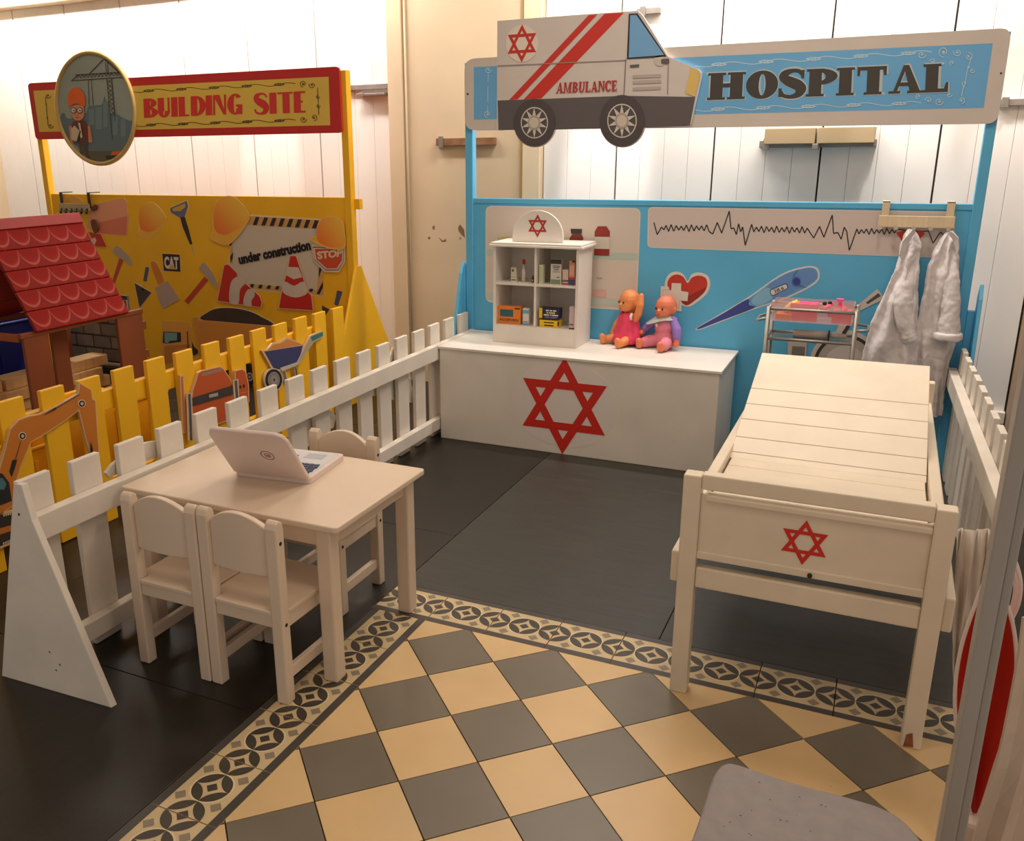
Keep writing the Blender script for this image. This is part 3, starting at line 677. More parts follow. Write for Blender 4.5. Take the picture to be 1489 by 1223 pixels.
package('slim white and blue carton next to orange carton', 760, 769, 448.5, zl, 2.215, .025, (208, 206, 200), [(0, 1, .7, .92, (110, 164, 190)), (0, 1, 0, .14, (110, 160, 180)), (.1, .9, .2, .24, (80, 90, 110))])
pk2 = package('flat yellow carton under navy carton', 784.5, 813, 465, zl, 2.205, .05, (232, 190, 24), [(.25, .72, .2, .38, (36, 30, 30)), (.92, 1, .3, .95, (36, 30, 30)), (.22, .74, .6, .78, (90, 72, 30))])
nb_ = [(0, .16, 0, 1, (228, 186, 30))]
for v, segs, c_ in ((.78, (.34, .5, .54, .66, .7, .86), (222, 214, 200)), (.56, (.38, .46, .5, .8), (222, 206, 120)), (.34, (.24, .5, .56, .62, .66, .96), (222, 214, 200)), (.12, (.3, .55, .6, .9), (110, 110, 180))):
    for a, b in zip(segs[::2], segs[1::2]): nb_.append((a, b, v-.06, v+.06, c_))
package('navy carton with white print lying on yellow carton', 784, 813, 447.5, zl+.0455, 2.207, .05, (34, 34, 66), nb_)
package('narrow mauve carton against cabinet side', 828, 836, 446, zl, 2.205, .035, (196, 176, 180), [(0, 1, 0, .06, (90, 50, 60)), (.1, .8, .18, .24, (150, 60, 74))])

# ================================================================== DOLLS
skin_o = mat('orange_vinyl', (226, 140, 82), .45, var=.04, scale=12); skin_p = mat('salmon_vinyl', (222, 122, 88), .45, var=.04, scale=12)
pinkc = mat('hot_pink_cloth', (226, 66, 104), .85, var=.12, scale=30, bump=.4, bscale=90); softp = mat('soft_pink_cloth', (222, 130, 148), .85, var=.1, scale=40, bump=.4, bscale=90)
lav = mat('lavender_cloth', (142, 116, 190), .85, var=.08, scale=30); bib = mat('grey_green_bib', (178, 186, 178), .85, var=.12, scale=60)
def blob(name, mt, parent, parts, vox=.0035, smooth=4):
    mb = MB()
    for p in parts:
        if p[0] == 'b': mb.ball(p[1], p[2], 0, 16)
        else:
            mb.tube(p[1], p[2], 0, 12)
            for q, r in ((p[1][0], p[2][0]), (p[1][-1], p[2][-1])): mb.ball(q, r*.99, 0, 12)
    o = mb.build(name, mt, parent)
    r = o.modifiers.new('remesh', 'REMESH'); r.mode = 'VOXEL'; r.voxel_size = vox; r.use_smooth_shade = True
    s = o.modifiers.new('smooth', 'SMOOTH'); s.iterations = smooth; s.factor = .5
    return o
def doll(label, c, rz, skin, variant):
    t = thing('baby_doll', label, 'doll', c, rz)
    # local: sits facing -Y, +X is its left-hand side seen from the front (picture right)
    hz = .222 if variant == 1 else .205
    arms = [('t', [(.05, .0, .135), (.075, -.005, .165), (.082, .0, .21), (.075, .01, .255)], [.017, .019, .018, .013]),
            ('t', [(-.05, 0, .135), (-.078, -.015, .095), (-.084, -.03, .06)], [.017, .018, .014]), ('b', (-.084, -.036, .046), .015)] if variant == 1 else \
           [('t', [(.05, 0, .135), (.082, -.01, .09), (.088, -.02, .05)], [.018, .019, .015]), ('b', (.087, -.022, .034), .016), ('t', [(-.05, 0, .13), (-.085, -.02, .10), (-.10, -.04, .075)], [.017, .017, .014]), ('b', (-.106, -.048, .066), .015)]
    legs = []
    for s, fx in ((1, .058), (-1, -.07)):
        legs += [('t', [(s*.028, 0, .03), (s*.045, -.05, .032), (fx, -.088, .024)], [.026, .024, .019]), ('b', (fx, -.104, .026), (.020, .019, .026)), ('b', (fx, -.112, .040), (.016, .012, .016))]
    blob('body', skin, t, [('b', (0, 0, hz), (.051, .054, .056)), ('b', (0, -.022, hz-.02), (.042, .036, .036)), ('b', (0, -.058, hz-.016), (.008, .009, .008)), ('b', (0, -.045, hz-.036), (.016, .014, .012)),
        ('b', (.052, .004, hz-.012), (.006, .010, .014)), ('b', (-.052, .004, hz-.012), (.006, .010, .014)), ('t', [(0, 0, .13), (0, 0, .18)], [.028, .024]), ('b', (0, 0, .10), (.046, .04, .05)), ('b', (0, 0, .045), (.05, .044, .042))]+arms+legs)
    for s in (-1, 1): MB().ball((s*.018, -.0545, hz-.004), (.0052, .003, .006), 0, 10).build('eye', flat((40, 32, 30)), t)
    MB().ball((0, -.0585, hz-.036), (.009, .003, .0025), 0, 10).build('mouth', flat((176, 62, 50)), t)
    if variant == 1:
        n = 40; rings = []
        for z, r in ((.165, .036), (.150, .052), (.12, .056), (.08, .066), (.045, .078), (.018, .088)):
            rings.append([(r*(1+.05*math.sin(9*k*2*math.pi/n)*(1 if z < .13 else .4))*math.cos(2*math.pi*k/n), r*.86*(1+.05*math.sin(9*k*2*math.pi/n))*math.sin(2*math.pi*k/n)-.006, z) for k in range(n)])
        mb = MB(); mb.add([v for r in rings for v in r], [(i*n+k, i*n+(k+1) % n, (i+1)*n+(k+1) % n, (i+1)*n+k) for i in range(len(rings)-1) for k in range(n)], 0, True)
        d = mb.build('dress', pinkc, t); so = d.modifiers.new('solid', 'SOLIDIFY'); so.thickness = .003
        MB().tube([(.045, -.02, .165), (.05, -.03, .15), (.055, -.03, .135)], [.006, .008, .006]).build('lace_strap', mat('white_lace', (226, 208, 196), .9), t)
    else:
        blob('overalls', softp, t, [('b', (0, 0, .11), (.054, .048, .055)), ('b', (0, 0, .05), (.06, .052, .048)), ('t', [(.03, 0, .034), (.046, -.05, .036), (.056, -.078, .028)], [.032, .030, .026]), ('t', [(-.03, 0, .034), (-.05, -.05, .036), (-.066, -.076, .028)], [.032, .03, .026])], .004)
        blob('sleeve', lav, t, [('t', [(.045, .0, .145), (.076, -.008, .10), (.085, -.016, .066)], [.02, .024, .021])]); blob('sleeve', lav, t, [('t', [(-.045, 0, .14), (-.078, -.018, .108), (-.094, -.034, .086)], [.02, .022, .019])])
        mb = MB(); n = 24
        R0 = [(.034*math.cos(2*math.pi*k/n), .034*math.sin(2*math.pi*k/n)-.002, .165) for k in range(n)]; R1 = []
        for k in range(n):
            a = 2*math.pi*k/n; ex = 1+.55*max(0, math.cos(a-math.radians(215)))**2; R1.append((.06*ex*math.cos(a), .058*ex*math.sin(a)-.002, .148-.03*max(0, math.cos(a-math.radians(215)))**2))
        mb.strip(R0, R1, 0, True); b_ = mb.build('bib', bib, t); so = b_.modifiers.new('solid', 'SOLIDIFY'); so.thickness = .004
        MB().prism([(-.012+.012*math.cos(k*.6283)*(1 if k % 2 else .5), -.0515, .118+.012*math.sin(k*.6283)*(1 if k % 2 else .5)) for k in range(10)], (0, .003, 0)).build('flower_patch', flat((232, 214, 204)), t)
    return t
doll('bald baby doll in hot pink dress with one arm raised', (-.085, 2.388, CZ), math.radians(-38), skin_o, 1)
doll('bald baby doll in pink overalls with lavender sleeves', (.098, 2.375, CZ), math.radians(-24), skin_p, 2)

# ================================================================== TOY HOSPITAL BED
bd = thing('toy_bed', 'cream white wooden toy hospital bed with raised plank headrest', 'bed', (.945, .9, 0))
BX0, BX1, BF, BB = .637, 1.253, .210, 1.66
for a in (BX0, BX1-.045):
    under(bd, bx('post', cream_wood, None, a, a+.045, BF, BF+.045, 0, .632, .004)); under(bd, bx('post', cream_wood, None, a, a+.045, BB-.045, BB, 0, .60, .004))
fb = bx('footboard', cream_wood, None, BX0+.045, BX1-.045, BF+.012, BF+.030, .408, .578, .002); under(bd, fb)
under(fb, star('star_emblem', None, (.937, BF+.012, .494), .060, 'y', .0012))
under(bd, bx('footboard_ledge', cream_wood, None, BX0+.06, BX1-.045, BF+.004, BF+.040, .566, .582, .003)); under(bd, bx('footboard_lip', cream_wood, None, BX0+.045, BX1-.045, BF+.006, BF+.030, .404, .424, .002))
under(bd, bx('cross_rail', cream_wood, None, BX0+.045, BX1-.045, BF+.006, BF+.040, .595, .636, .004)); under(bd, bx('cross_rail', cream_wood, None, BX0+.045, BX1-.045, BF+.008, BF+.036, .320, .378, .004))
under(bd, bx('cross_rail', cream_wood, None, BX0+.045, BX1-.045, BB-.04, BB-.01, .42, .50, .004))
for a, b in ((BX0+.004, BX0+.034), (BX1-.034, BX1-.004)): under(bd, bx('side_rail', cream_wood, None, a, b, BF+.045, BB-.045, .44, .53, .004))
for a, b in ((BX0-.024, BX0-.002), (BX1+.002, BX1+.026)): under(bd, bx('side_bumper', cream_wood, None, a, b, BF+.03, 1.2, .315, .405, .005))
SX0, SX1 = .676, 1.212
for a, b in ((.262, .50), (.50, .70), (.70, .775)): under(bd, bx('bed_plank', cream_wood, None, SX0, SX1, a+.001, b-.001, .486, .504, .002))
piv = Vector((0, .775, .4865)); ang = math.atan2(.204, .64); ln = math.hypot(.204, .64); dv = Vector((0, math.cos(ang), math.sin(ang))); nv = Vector((0, -math.sin(ang), math.cos(ang)))
cuts = [0, .035, .12, .225, .32, .42, ln]
for a, b in zip(cuts, cuts[1:]):
    under(bd, MB().obox(Vector((SX0-.008, 0, 0))+piv+dv*(a+.0012), (SX1-SX0+.012, 0, 0), dv*(b-a-.0024), nv*.018).build('headrest_plank', cream_wood, None, .002))
for x in (.72, 1.16): under(bd, MB().obox(Vector((x, 0, 0))+piv-nv*.024, (.03, 0, 0), dv*(ln-.03), nv*.024).build('headrest_batten', cream_wood, None, .002)); under(bd, bx('headrest_prop', cream_wood, None, x, x+.03, 1.22, 1.25, .44, .62, .002))
under(bd, bx('crossbar', cream_wood, None, BX0+.034, BX1-.034, 1.21, 1.26, .43, .46, .002))
MB().lathe((.958, BF+.005, .413), [(.006, 0), (.006, .006)], 0, 10, (0, -1, 0)).build('bolt', dark_metal, None); under(bd, bpy.data.objects[[o.name for o in bpy.data.objects if o.name.startswith('bolt')][-1]])
under(bd, decal('bare_wood_wear', None, Plane('y', BF-.0005), [(mat('bare_wood', (150, 92, 50), .8, var=.3, scale=40), [(1313, 1085), (1318, 1068), (1327, 1066), (1328, 1087)])], .0006))

# ================================================================== STEEL TROLLEY behind the bed
tr = thing('toy_trolley', 'small steel trolley with clear tray between bed and blue panel', 'trolley', (.78, 2.14, 0))
tx0, tx1, ty0, ty1 = .607, .955, 2.06, 2.24
for x in (tx0, tx1):
    for y in (ty0, ty1): under(tr, MB().tube([(x, y, .03), (x, y, .775)], .0085, 0, 10).build('upright', steel, None)); under(tr, MB().ball((x, y, .02), (.016, .012, .02), 0, 12).build('caster', black, None))
for z in (.765, .635, .25):
    for p, q in (((tx0, ty0), (tx1, ty0)), ((tx0, ty1), (tx1, ty1)), ((tx0, ty0), (tx0, ty1)), ((tx1, ty0), (tx1, ty1))): under(tr, MB().tube([(p[0], p[1], z), (q[0], q[1], z)], .007, 0, 8).build('rail', steel, None))
under(tr, bx('shelf', mat('satin_steel', (176, 168, 156), .25, metal=.9), None, tx0+.006, tx1-.006, ty0+.006, ty1-.006, .628, .634, .001)); under(tr, bx('shelf', MATS['satin_steel'], None, tx0+.006, tx1-.006, ty0+.006, ty1-.006, .244, .25, .001))
clear = mat('pinkish_clear_plastic', (244, 206, 198), .15, alpha=.3); mb = MB()
a, b, c_, d_ = tx0+.012, tx1-.012, ty0+.010, ty1-.010
mb.box(a, b, c_, d_, .710, .713); mb.box(a, b, c_, c_+.003, .713, .790); mb.box(a, b, d_-.003, d_, .713, .790); mb.box(a, a+.003, c_+.003, d_-.003, .713, .790); mb.box(b-.003, b, c_+.003, d_-.003, .713, .790)
under(tr, mb.build('clear_tray', clear, None)); 
under(tr, MB().tube([(tx0-.005, ty0+.01, .72), (tx0-.05, ty0+.03, .705), (tx0-.05, ty1-.03, .705), (tx0-.005, ty1-.01, .72)], .006, 0, 8).build('handle', steel, None)); under(tr, MB().tube([(tx1+.005, ty0+.01, .69), (tx1+.05, ty0+.03, .69), (tx1+.05, ty1-.03, .69), (tx1+.005, ty1-.01, .69)], .006, 0, 8).build('handle', steel, None))
hotp = mat('pink_toy_plastic', (240, 74, 128), .35); orng = mat('orange_toy_plastic', (240, 128, 60), .35); yel = mat('yellow_toy_plastic', (240, 190, 60), .35)
def toy(nm, label, mt, build, cat='toy'):
    t = thing(nm, label, cat, (0, 0, .7135), 0, 'plastic instruments in the trolley tray'); o = build(MB()).build('toy_body', mt, t, .002); o.location.z = -.7135; return t
k1 = toy('toy_kit_case', 'pink toy case at the yellow-orange end of trolley tray', hotp, lambda m: m.prism([(.69, 2.10, .714), (.80, 2.09, .714), (.80, 2.16, .714), (.69, 2.17, .714)], (0, 0, .074)))
o_ = MB().tube([(.665, 2.115, .745), (.69, 2.12, .77), (.72, 2.115, .792)], [.014, .016, .012], 0, 10).build('yellow_grip', yel, k1); o_.location.z = -.7135
k2 = toy('toy_stethoscope', 'dark-tipped pink toy stethoscope in middle of trolley tray', hotp, lambda m: m.tube([(.832+.017*math.cos(q*.5), 2.15+.04*math.sin(q*.5), .735+.004*q) for q in range(14)], .010, 0, 8))
for q in ((.825, 2.12, .79), (.845, 2.13, .792)): o_ = MB().ball(q, .009).build('ear_tip', black, k2); o_.location.z = -.7135
k3 = toy('toy_syringe', 'pink toy syringe with upright plunger at coat end of trolley tray', hotp, lambda m: m.tube([(.90, 2.10, .73), (.905, 2.12, .775), (.88, 2.14, .785)], [.014, .013, .006], 0, 10).tube([(.885, 2.12, .775), (.885, 2.12, .808)], .008, 0, 8).tube([(.87, 2.12, .81), (.90, 2.12, .81)], .005, 0, 8).box(.86, .935, 2.09, 2.16, .7135, .765))
k4 = toy('toy_thermometer', 'orange toy block in bottom of trolley tray', orng, lambda m: m.box(.635, .70, 2.085, 2.15, .7135, .74))
sy = thing('large_syringe', 'big clear toy syringe on lower trolley shelf', 'syringe', (.78, 2.14, .634)); clr = mat('frosted_plastic', (206, 196, 182), .3, alpha=.8)
MB().tube([(-.07, 0, .017), (.07, 0, .017)], .016, 0, 14).build('barrel', clr, sy); MB().tube([(.07, 0, .017), (.145, 0, .017)], .010, 0, 10).build('plunger', clr, sy); MB().lathe((.072, 0, .017), [(.022, 0), (.022, .005)], 0, 14, (1, 0, 0)).build('flange', dark_metal, sy)

# ================================================================== COAT RACK AND COATS
rk = thing('coat_rack', 'pale wooden over-panel coat rack with knobs on blue panel', 'rack', (1.13, YP, 1.10)); birch = mat('pale_birch', (222, 204, 170), .5, var=.06, scale=8, stretch=(8, 1, 1))
rd = YP-.022
under(rk, bx('backboard', birch, None, .990, 1.284, rd-.014, rd, 1.090, 1.140, .003))
for a in (.998, 1.247): under(rk, bx('hook_strap', birch, None, a, a+.030, rd-.010, rd-.002, 1.13, 1.20, .001)); under(rk, bx('hook_over', birch, None, a, a+.030, rd-.010, YP+.034, 1.195, 1.200, .001)); under(rk, bx('hook_lip', birch, None, a, a+.030, YP+.030, YP+.034, 1.155, 1.196, .001))
for x in (1.0, 1.062, 1.13, 1.195, 1.262): under(rk, MB().tube([(x, rd-.014, 1.092), (x, rd-.036, 1.086), (x, rd-.046, 1.090)], [.006, .006, .009], 0, 10).build('knob', mat('greyed_knob', (150, 138, 122), .7), None))
coatm = mat('white_cotton', (214, 208, 208), .9, var=.04, scale=20, bump=.25, bscale=200)
def loft(rows, n=44, fold=.0, nf=7, ph=0., seed=1, close=True):
    """rows: (z, xl, xr, yfront, yback)"""
    rnd = random.Random(seed); phs = [rnd.uniform(0, 6.28) for _ in range(4)]; vs = []; fs = []
    for i, (z, xl, xr, yf, yb_) in enumerate(rows):
        cx, cy, rx, ry = (xl+xr)/2, (yf+yb_)/2, (xr-xl)/2, (yb_-yf)/2
        g_ = min(1., i/3.)
        for k in range(n):
            a = 2*math.pi*k/n; m_ = 1+fold*g_*(math.sin(nf*a+phs[0]+i*.22)+.6*math.sin((nf+4)*a+phs[1]-i*.35)+.35*math.sin(3*a+phs[2]+i*.9))
            vs.append((cx+rx*math.cos(a)*(.9+.1*m_), cy+ry*math.sin(a)*m_, z+.004*math.sin(5*a+phs[3])))
    for i in range(len(rows)-1):
        for k in range(n): fs.append((i*n+k, i*n+(k+1) % n, (i+1)*n+(k+1) % n, (i+1)*n+k))
    return MB().add(vs, fs, 0, True).add(vs[:n], [tuple(range(n))], 0, True)
def rows_px(R, y, d0=.02):
    """R: (py, px left, px right, depth)"""
    out = []
    for py, pl_, pr_, d in R:
        a = aty(pl_, py, y); b = aty(pr_, py, y); out.append(((a[2]+b[2])/2, a[0], b[0], YP-.034-d*.9, YP-.034))
    res = []
    for p, q in zip(out, out[1:]):
        for s in range(4): res.append(tuple(p[j]+(q[j]-p[j])*s/4 for j in range(5)))
    return res+[out[-1]]
tex = bpy.data.textures.new('crumple', 'CLOUDS'); tex.noise_scale = .055; tex.noise_depth = 2; tex.noise_type = 'HARD_NOISE'
def crumple(o, k=.009):
    sb = o.modifiers.new('sub', 'SUBSURF'); sb.levels = 1; sb.render_levels = 2
    d = o.modifiers.new('crumple', 'DISPLACE'); d.texture = tex; d.texture_coords = 'GLOBAL'; d.strength = k; d.mid_level = .5
    return o
def coat(label, R, seed, sleeve, cuff_r, lapel, sleeves_r):
    t = thing('lab_coat', label, 'coat', tuple(aty((R[0][1]+R[0][2])/2, R[0][0], YP-.06)), 0, "white children's coats on the rack")
    under(t, loft(rows_px(R, YP-.06), fold=.34, nf=6, seed=seed).build('coat_body', coatm, None)); crumple(t.children[-1])
    pts = [Vector((p[0], YP-.075-p2, p[2])) for (p, p2) in [(aty(a, b, YP-.09), c) for a, b, c in sleeve]]
    P_ = [Vector(p) for p in sm([tuple(p) for p in pts], 5, False)]; n = len(P_); rr = [np.interp(i/(n-1)*(len(sleeves_r)-1), range(len(sleeves_r)), sleeves_r)*(1+.04*math.sin(i*1.3+seed)+.03*math.sin(i*2.9)) for i in range(n)]
    under(t, crumple(MB().tube(P_, rr, 0, 16).build('sleeve', coatm, None), .008))
    dirn = (P_[-1]-P_[-3]).normalized(); under(t, crumple(MB().tube([P_[-1]-dirn*.022, P_[-1]-dirn*.02, P_[-1]+dirn*.012, P_[-1]+dirn*.014], [cuff_r*.8, cuff_r, cuff_r, cuff_r*.7], 0, 18).build('cuff', coatm, None), .008))
    mb = MB(); A_ = [Vector(aty(a, b, YP-.115)) for a, b in lapel[0]]; B_ = [Vector(aty(a, b, YP-.10)) for a, b in lapel[1]]; mb.strip(A_, B_, 0)
    l_ = mb.build('lapel', coatm, None); so = l_.modifiers.new('solid', 'SOLIDIFY'); so.thickness = .004; under(t, l_)
    return t
coat("crumpled white coat whose hem meets the toy bed", [(333, 1320, 1329, .02), (341, 1314, 1336, .05), (358, 1308, 1341, .06), (375, 1306, 1338, .065), (400, 1297, 1337, .08), (430, 1283, 1336, .09), (470, 1267, 1336, .10), (510, 1256, 1337, .105), (545, 1250, 1337, .105)], 3,
     [(1330, 382, -.01), (1318, 415, .022), (1312, 445, .034), (1318, 478, .04), (1322, 492, .04)], .034, ([(1326, 334), (1312, 350), (1307, 370)], [(1330, 338), (1318, 356), (1311, 378)]), [.010, .036, .044, .036, .032])
coat("long white coat with wide folded cuff beside the blue post", [(336, 1378, 1387, .02), (346, 1368, 1393, .05), (365, 1357, 1394, .06), (395, 1347, 1396, .075), (440, 1338, 1397, .085), (480, 1331, 1394, .085), (505, 1326, 1388, .085), (525, 1328, 1380, .08), (560, 1335, 1375, .07), (603, 1339, 1371, .06)], 8,
     [(1388, 370, -.01), (1384, 408, .02), (1382, 445, .034), (1379, 474, .04), (1377, 488, .04)], .062, ([(1384, 336), (1394, 345), (1395, 362)], [(1380, 338), (1388, 352), (1393, 370)]), [.010, .032, .040, .046, .050])
# ================================================================== CHILDREN'S TABLE, CHAIRS, LAPTOP
tb = thing('childrens_table', "white children's table holding the laptop beside the fence", 'table', (-.56, .095, 0))
def rr_xy(x0, x1, y0, y1, r, z, n=5):
    out = []
    for cx, cy, a in ((x1-r, y1-r, 0), (x0+r, y1-r, 90), (x0+r, y0+r, 180), (x1-r, y0+r, 270)):
        for k in range(n+1): t = math.radians(a+90*k/n); out.append((cx+r*math.cos(t), cy+r*math.sin(t), z))
    return out
TX0, TX1, TY0, TY1, TZ = -.938, -.178, -.158, .350, .482
under(tb, MB().prism(rr_xy(TX0, TX1, TY0, TY1, .014, TZ), (0, 0, -.018)).build('table_top', lacquer, None, .004))
for x in (TX0+.03, TX1-.078):
    for y in (TY0+.014, TY1-.064): under(tb, bx('leg', lacquer, None, x, x+.046, y, y+.046, 0, TZ-.018, .005))
for y in (TY0+.028, TY1-.05): under(tb, bx('apron', lacquer, None, TX0+.076, TX1-.078, y, y+.018, TZ-.075, TZ-.018, .002))
for x in (TX0+.042, TX1-.064): under(tb, bx('apron', lacquer, None, x, x+.018, TY0+.06, TY1-.064, TZ-.075, TZ-.018, .002))
def make_chair(label):
    t = thing('childrens_chair', label, 'chair', group=None); W = .131; D = .135
    for s in (-1, 1):
        a, b = sorted((s*W, s*(W-.036)))
        mb = MB(); mb.prism([(a, -D, 0), (a, -D+.034, 0), (a, -D+.034, .505), (a, -D+.030, .522), (a, -D+.017, .532), (a, -D+.005, .525), (a, -D, .51)], (b-a, 0, 0)); mb.build('back_leg', lacquer, t, .004)
        MB().box(a, b, D-.036, D, 0, .258).build('front_leg', lacquer, t, .004)
        MB().box(a+.009, b-.009, -D+.034, D-.036, .062, .096).build('stretcher', lacquer, t, .003); MB().box(a+.006, b-.006, -D+.034, D-.036, .218, .258).build('side_rail', lacquer, t, .003)
        x = s*W
        for z in (.468, .235): MB().lathe((x, -D+.017, z), [(.0055, -.001), (.0055, .0006)], 0, 12, (s, 0, 0)).build('screw_cap', black, t)
        MB().lathe((x, D-.018, .236), [(.0055, -.001), (.0055, .0006)], 0, 12, (s, 0, 0)).build('screw_cap', black, t)
    MB().box(-W+.036, W-.036, -D+.006, -D+.026, .222, .258).build('back_rail', lacquer, t, .003); MB().box(-W+.036, W-.036, D-.028, D-.008, .218, .258).build('front_rail', lacquer, t, .003)
    seat = [(-W+.002, -D+.036), (-W-.001, D+.006), (-W+.01, D+.016), (W-.01, D+.016), (W+.001, D+.006), (W-.002, -D+.036), (W-.037, -D+.036), (W-.037, -D+.002), (-W+.037, -D+.002), (-W+.037, -D+.036)]
    MB().prism([(x, y, .258) for x, y in seat], (0, 0, .014)).build('seat', lacquer, t, .003)
    xs = [-.095+.19*k/16 for k in range(17)]
    A = [(x, .368) for x in xs]; B = [(x, .496+.040*max(0., math.cos(x/.095*math.pi/2))**.75) for x in xs]
    ba = lambda x: -D+.006+.010*(x/.095)**2 - .004
    mb = MB(); f0 = [(x, ba(x), z) for x, z in A]; f1 = [(x, ba(x), z) for x, z in B]; g0 = [(x, ba(x)+.018, z) for x, z in A]; g1 = [(x, ba(x)+.018, z) for x, z in B]
    mb.strip(f0, f1); mb.strip(g0, g1); mb.strip(f0, g0); mb.strip(f1, g1); mb.strip([f0[0], g0[0]], [f1[0], g1[0]]); mb.strip([f0[-1], g0[-1]], [f1[-1], g1[-1]])
    mb.build('backrest', lacquer, t, .003)
    return t
c1 = make_chair("white children's chair pushed up to table on the fence side"); c1.location = (-.672, -.153, 0); c1.rotation_euler.z = math.radians(.5)
c2 = copy_tree(c1); c2['label'] = "white children's chair with front leg by the tile border"; c2.location = (-.404, -.151, 0); c2.rotation_euler.z = math.radians(-.5)
c3 = copy_tree(c1); c3['label'] = "white children's chair tucked under far side of table behind laptop"; c3.location = (-.531, .318, 0); c3.rotation_euler.z = math.radians(180)

b0 = Vector((-.683, .058, TZ)); wv = Vector((.257, .030, 0)); wl_ = wv.length; wv.normalize(); dv2 = Vector((-wv.y, wv.x, 0)); outv = -dv2
lp = thing('laptop', 'open white laptop on the table seen from behind its lid', 'laptop', tuple(b0+wv*wl_/2+dv2*.115), math.atan2(wv.y, wv.x))
lapw = mat('white_plastic', (224, 206, 198), .35); LW, LD = wl_/2, .117
def lrr(x0, x1, y0, y1, r, z): return rr_xy(x0, x1, y0, y1, r, z, 4)
MB().prism(lrr(-LW, LW, -LD, LD, .014, .0), (0, 0, .020)).build('base', lapw, lp, .002)
MB().box(-LW+.012, LW-.012, -LD+.012, LD-.012, .0198, .0208).build('deck', flat((206, 206, 210)), lp)
kb = MB()
me = None
for r in range(5):
    for c in range(12):
        o = MB().box(0, .0155, 0, .013, .0206, .0245).build('key', flat((52, 60, 96)), lp, .001) if me is None else key.copy()
        if me is None: key = o; me = o.data
        else: COL.objects.link(o); o.parent = lp
        o.location = (-LW+.02+c*.0182+(r % 2)*.003, -LD+.03+r*.0165, 0)
MB().box(.02, .085, LD-.075, LD-.03, .0206, .0214).build('touchpad', flat((176, 178, 186)), lp, .001)
for k in range(5): MB().box(-.075+.016*k, -.066+.016*k, LD-.075, LD-.058, .0206, .0225).build('media_button', flat((70, 74, 96)), lp, .001)
up = Vector((0, -.13, .18)).normalized(); nn = Vector((0, -up.z, up.y)); hinge = Vector((0, -LD+.006, .016))
def lidpt(x, s, o): return tuple(hinge+Vector((x, 0, 0))+up*s+nn*o)
LL = .222
prof = [(-LW+.001, .004), (LW-.001, .004), (LW-.001, LL-.03), (LW-.012, LL-.007), (LW-.03, LL), (-LW+.03, LL), (-LW+.012, LL-.007), (-LW+.001, LL-.03)]
lidm = MB().prism([lidpt(x, s, .010) for x, s in prof], tuple(-nn*.013)).build('lid', lapw, lp, .004)
MB().prism([lidpt(x, s, -.0034) for x, s in ((-LW+.02, .03), (LW-.02, .03), (LW-.02, LL-.025), (-LW+.02, LL-.025))], tuple(-nn*.0006)).build('screen', flat((70, 78, 92), .2), lidm)
def lring(cx, cs, r0, r1, o, n=28): return [lidpt(cx+r0*math.cos(6.2832*k/n), cs+r0*math.sin(6.2832*k/n), o) for k in range(n)], [lidpt(cx+r1*math.cos(6.2832*k/n), cs+r1*math.sin(6.2832*k/n), o) for k in range(n)]
A_, B_ = lring(.035, .118, .0215, .0190, .0106); MB().strip(A_, B_, 0, True).build('logo_ring', flat((88, 72, 72)), lidm)
A_, B_ = lring(.035, .118, .0105, .0080, .0106); mb = MB().strip(A_, B_, 0, True); mb.face([lidpt(.035+a, .118+b, .0106) for a, b in ((-.006, -.003), (.007, -.005), (.006, .0), (-.002, .005))]); mb.build('logo_mark', flat((170, 84, 84)), lidm)
for x in (-LW+.05, LW-.06): MB().tube([(x-.02, -LD+.002, .019), (x+.02, -LD+.002, .019)], .0055, 0, 10).build('hinge', lapw, lp)
# ================================================================== BUILDING SITE STAND
bs = thing('building_site_stand', 'yellow play stand with red-framed sign reading BUILDING SITE', 'play stand', (-2.95, YP, 0))
YL, YR = -4.165, -1.725
under(bs, bx('back_panel', yellow_paint, None, YL+.04, YR-.035, YP, YP+.018, 0, 1.187, .003)); under(bs, bx('batten', yellow_paint, None, YL+.04, YR+.035, YP+.019, YP+.055, 1.12, 1.178, .003))
for a, b in ((YL, YL+.045), (YR-.045, YR)): under(bs, bx('post', yellow_paint, None, a, b, YP-.012, YP+.036, 0, 1.86, .003))
under(bs, tri_brace(YR+.001, YR+.018, [(YP-.36, 0), (YP+.50, 0), (YP+.04, .80), (YP-.012, .80)], yellow_paint)); under(bs, tri_brace(YL-.018, YL-.001, [(YP-.36, 0), (YP+.50, 0), (YP+.04, .80), (YP-.012, .80)], yellow_paint))
KA = lambda *c: [(x/2.659, 60+y/2.659) for x, y in c]
ys = decal('sign_board', None, PS, [(mat('sign_red', (192, 36, 32), .5, var=.04), rrect_px(*KA((114, 163), (1316, 98), (1328, 354), (146, 380)), 6)), (mat('sign_mustard', (222, 188, 78), .5, var=.03), KA((137, 192), (1277, 138), (1283, 325), (160, 351)))], .016); under(bs, ys)
for wtxt, q in (('BUILDING', ((565, 297), (946, 281), (946, 203), (562, 223))), ('SITE', ((990, 283), (1192, 276), (1190, 193), (988, 203)))):
    under(ys, lettering('sign_lettering', None, PS, '', KA(*q), (206, 50, 44), PSb+.0004, glyphs=word(wtxt, gap=.05, ser=False, T=.34, t=.09)))
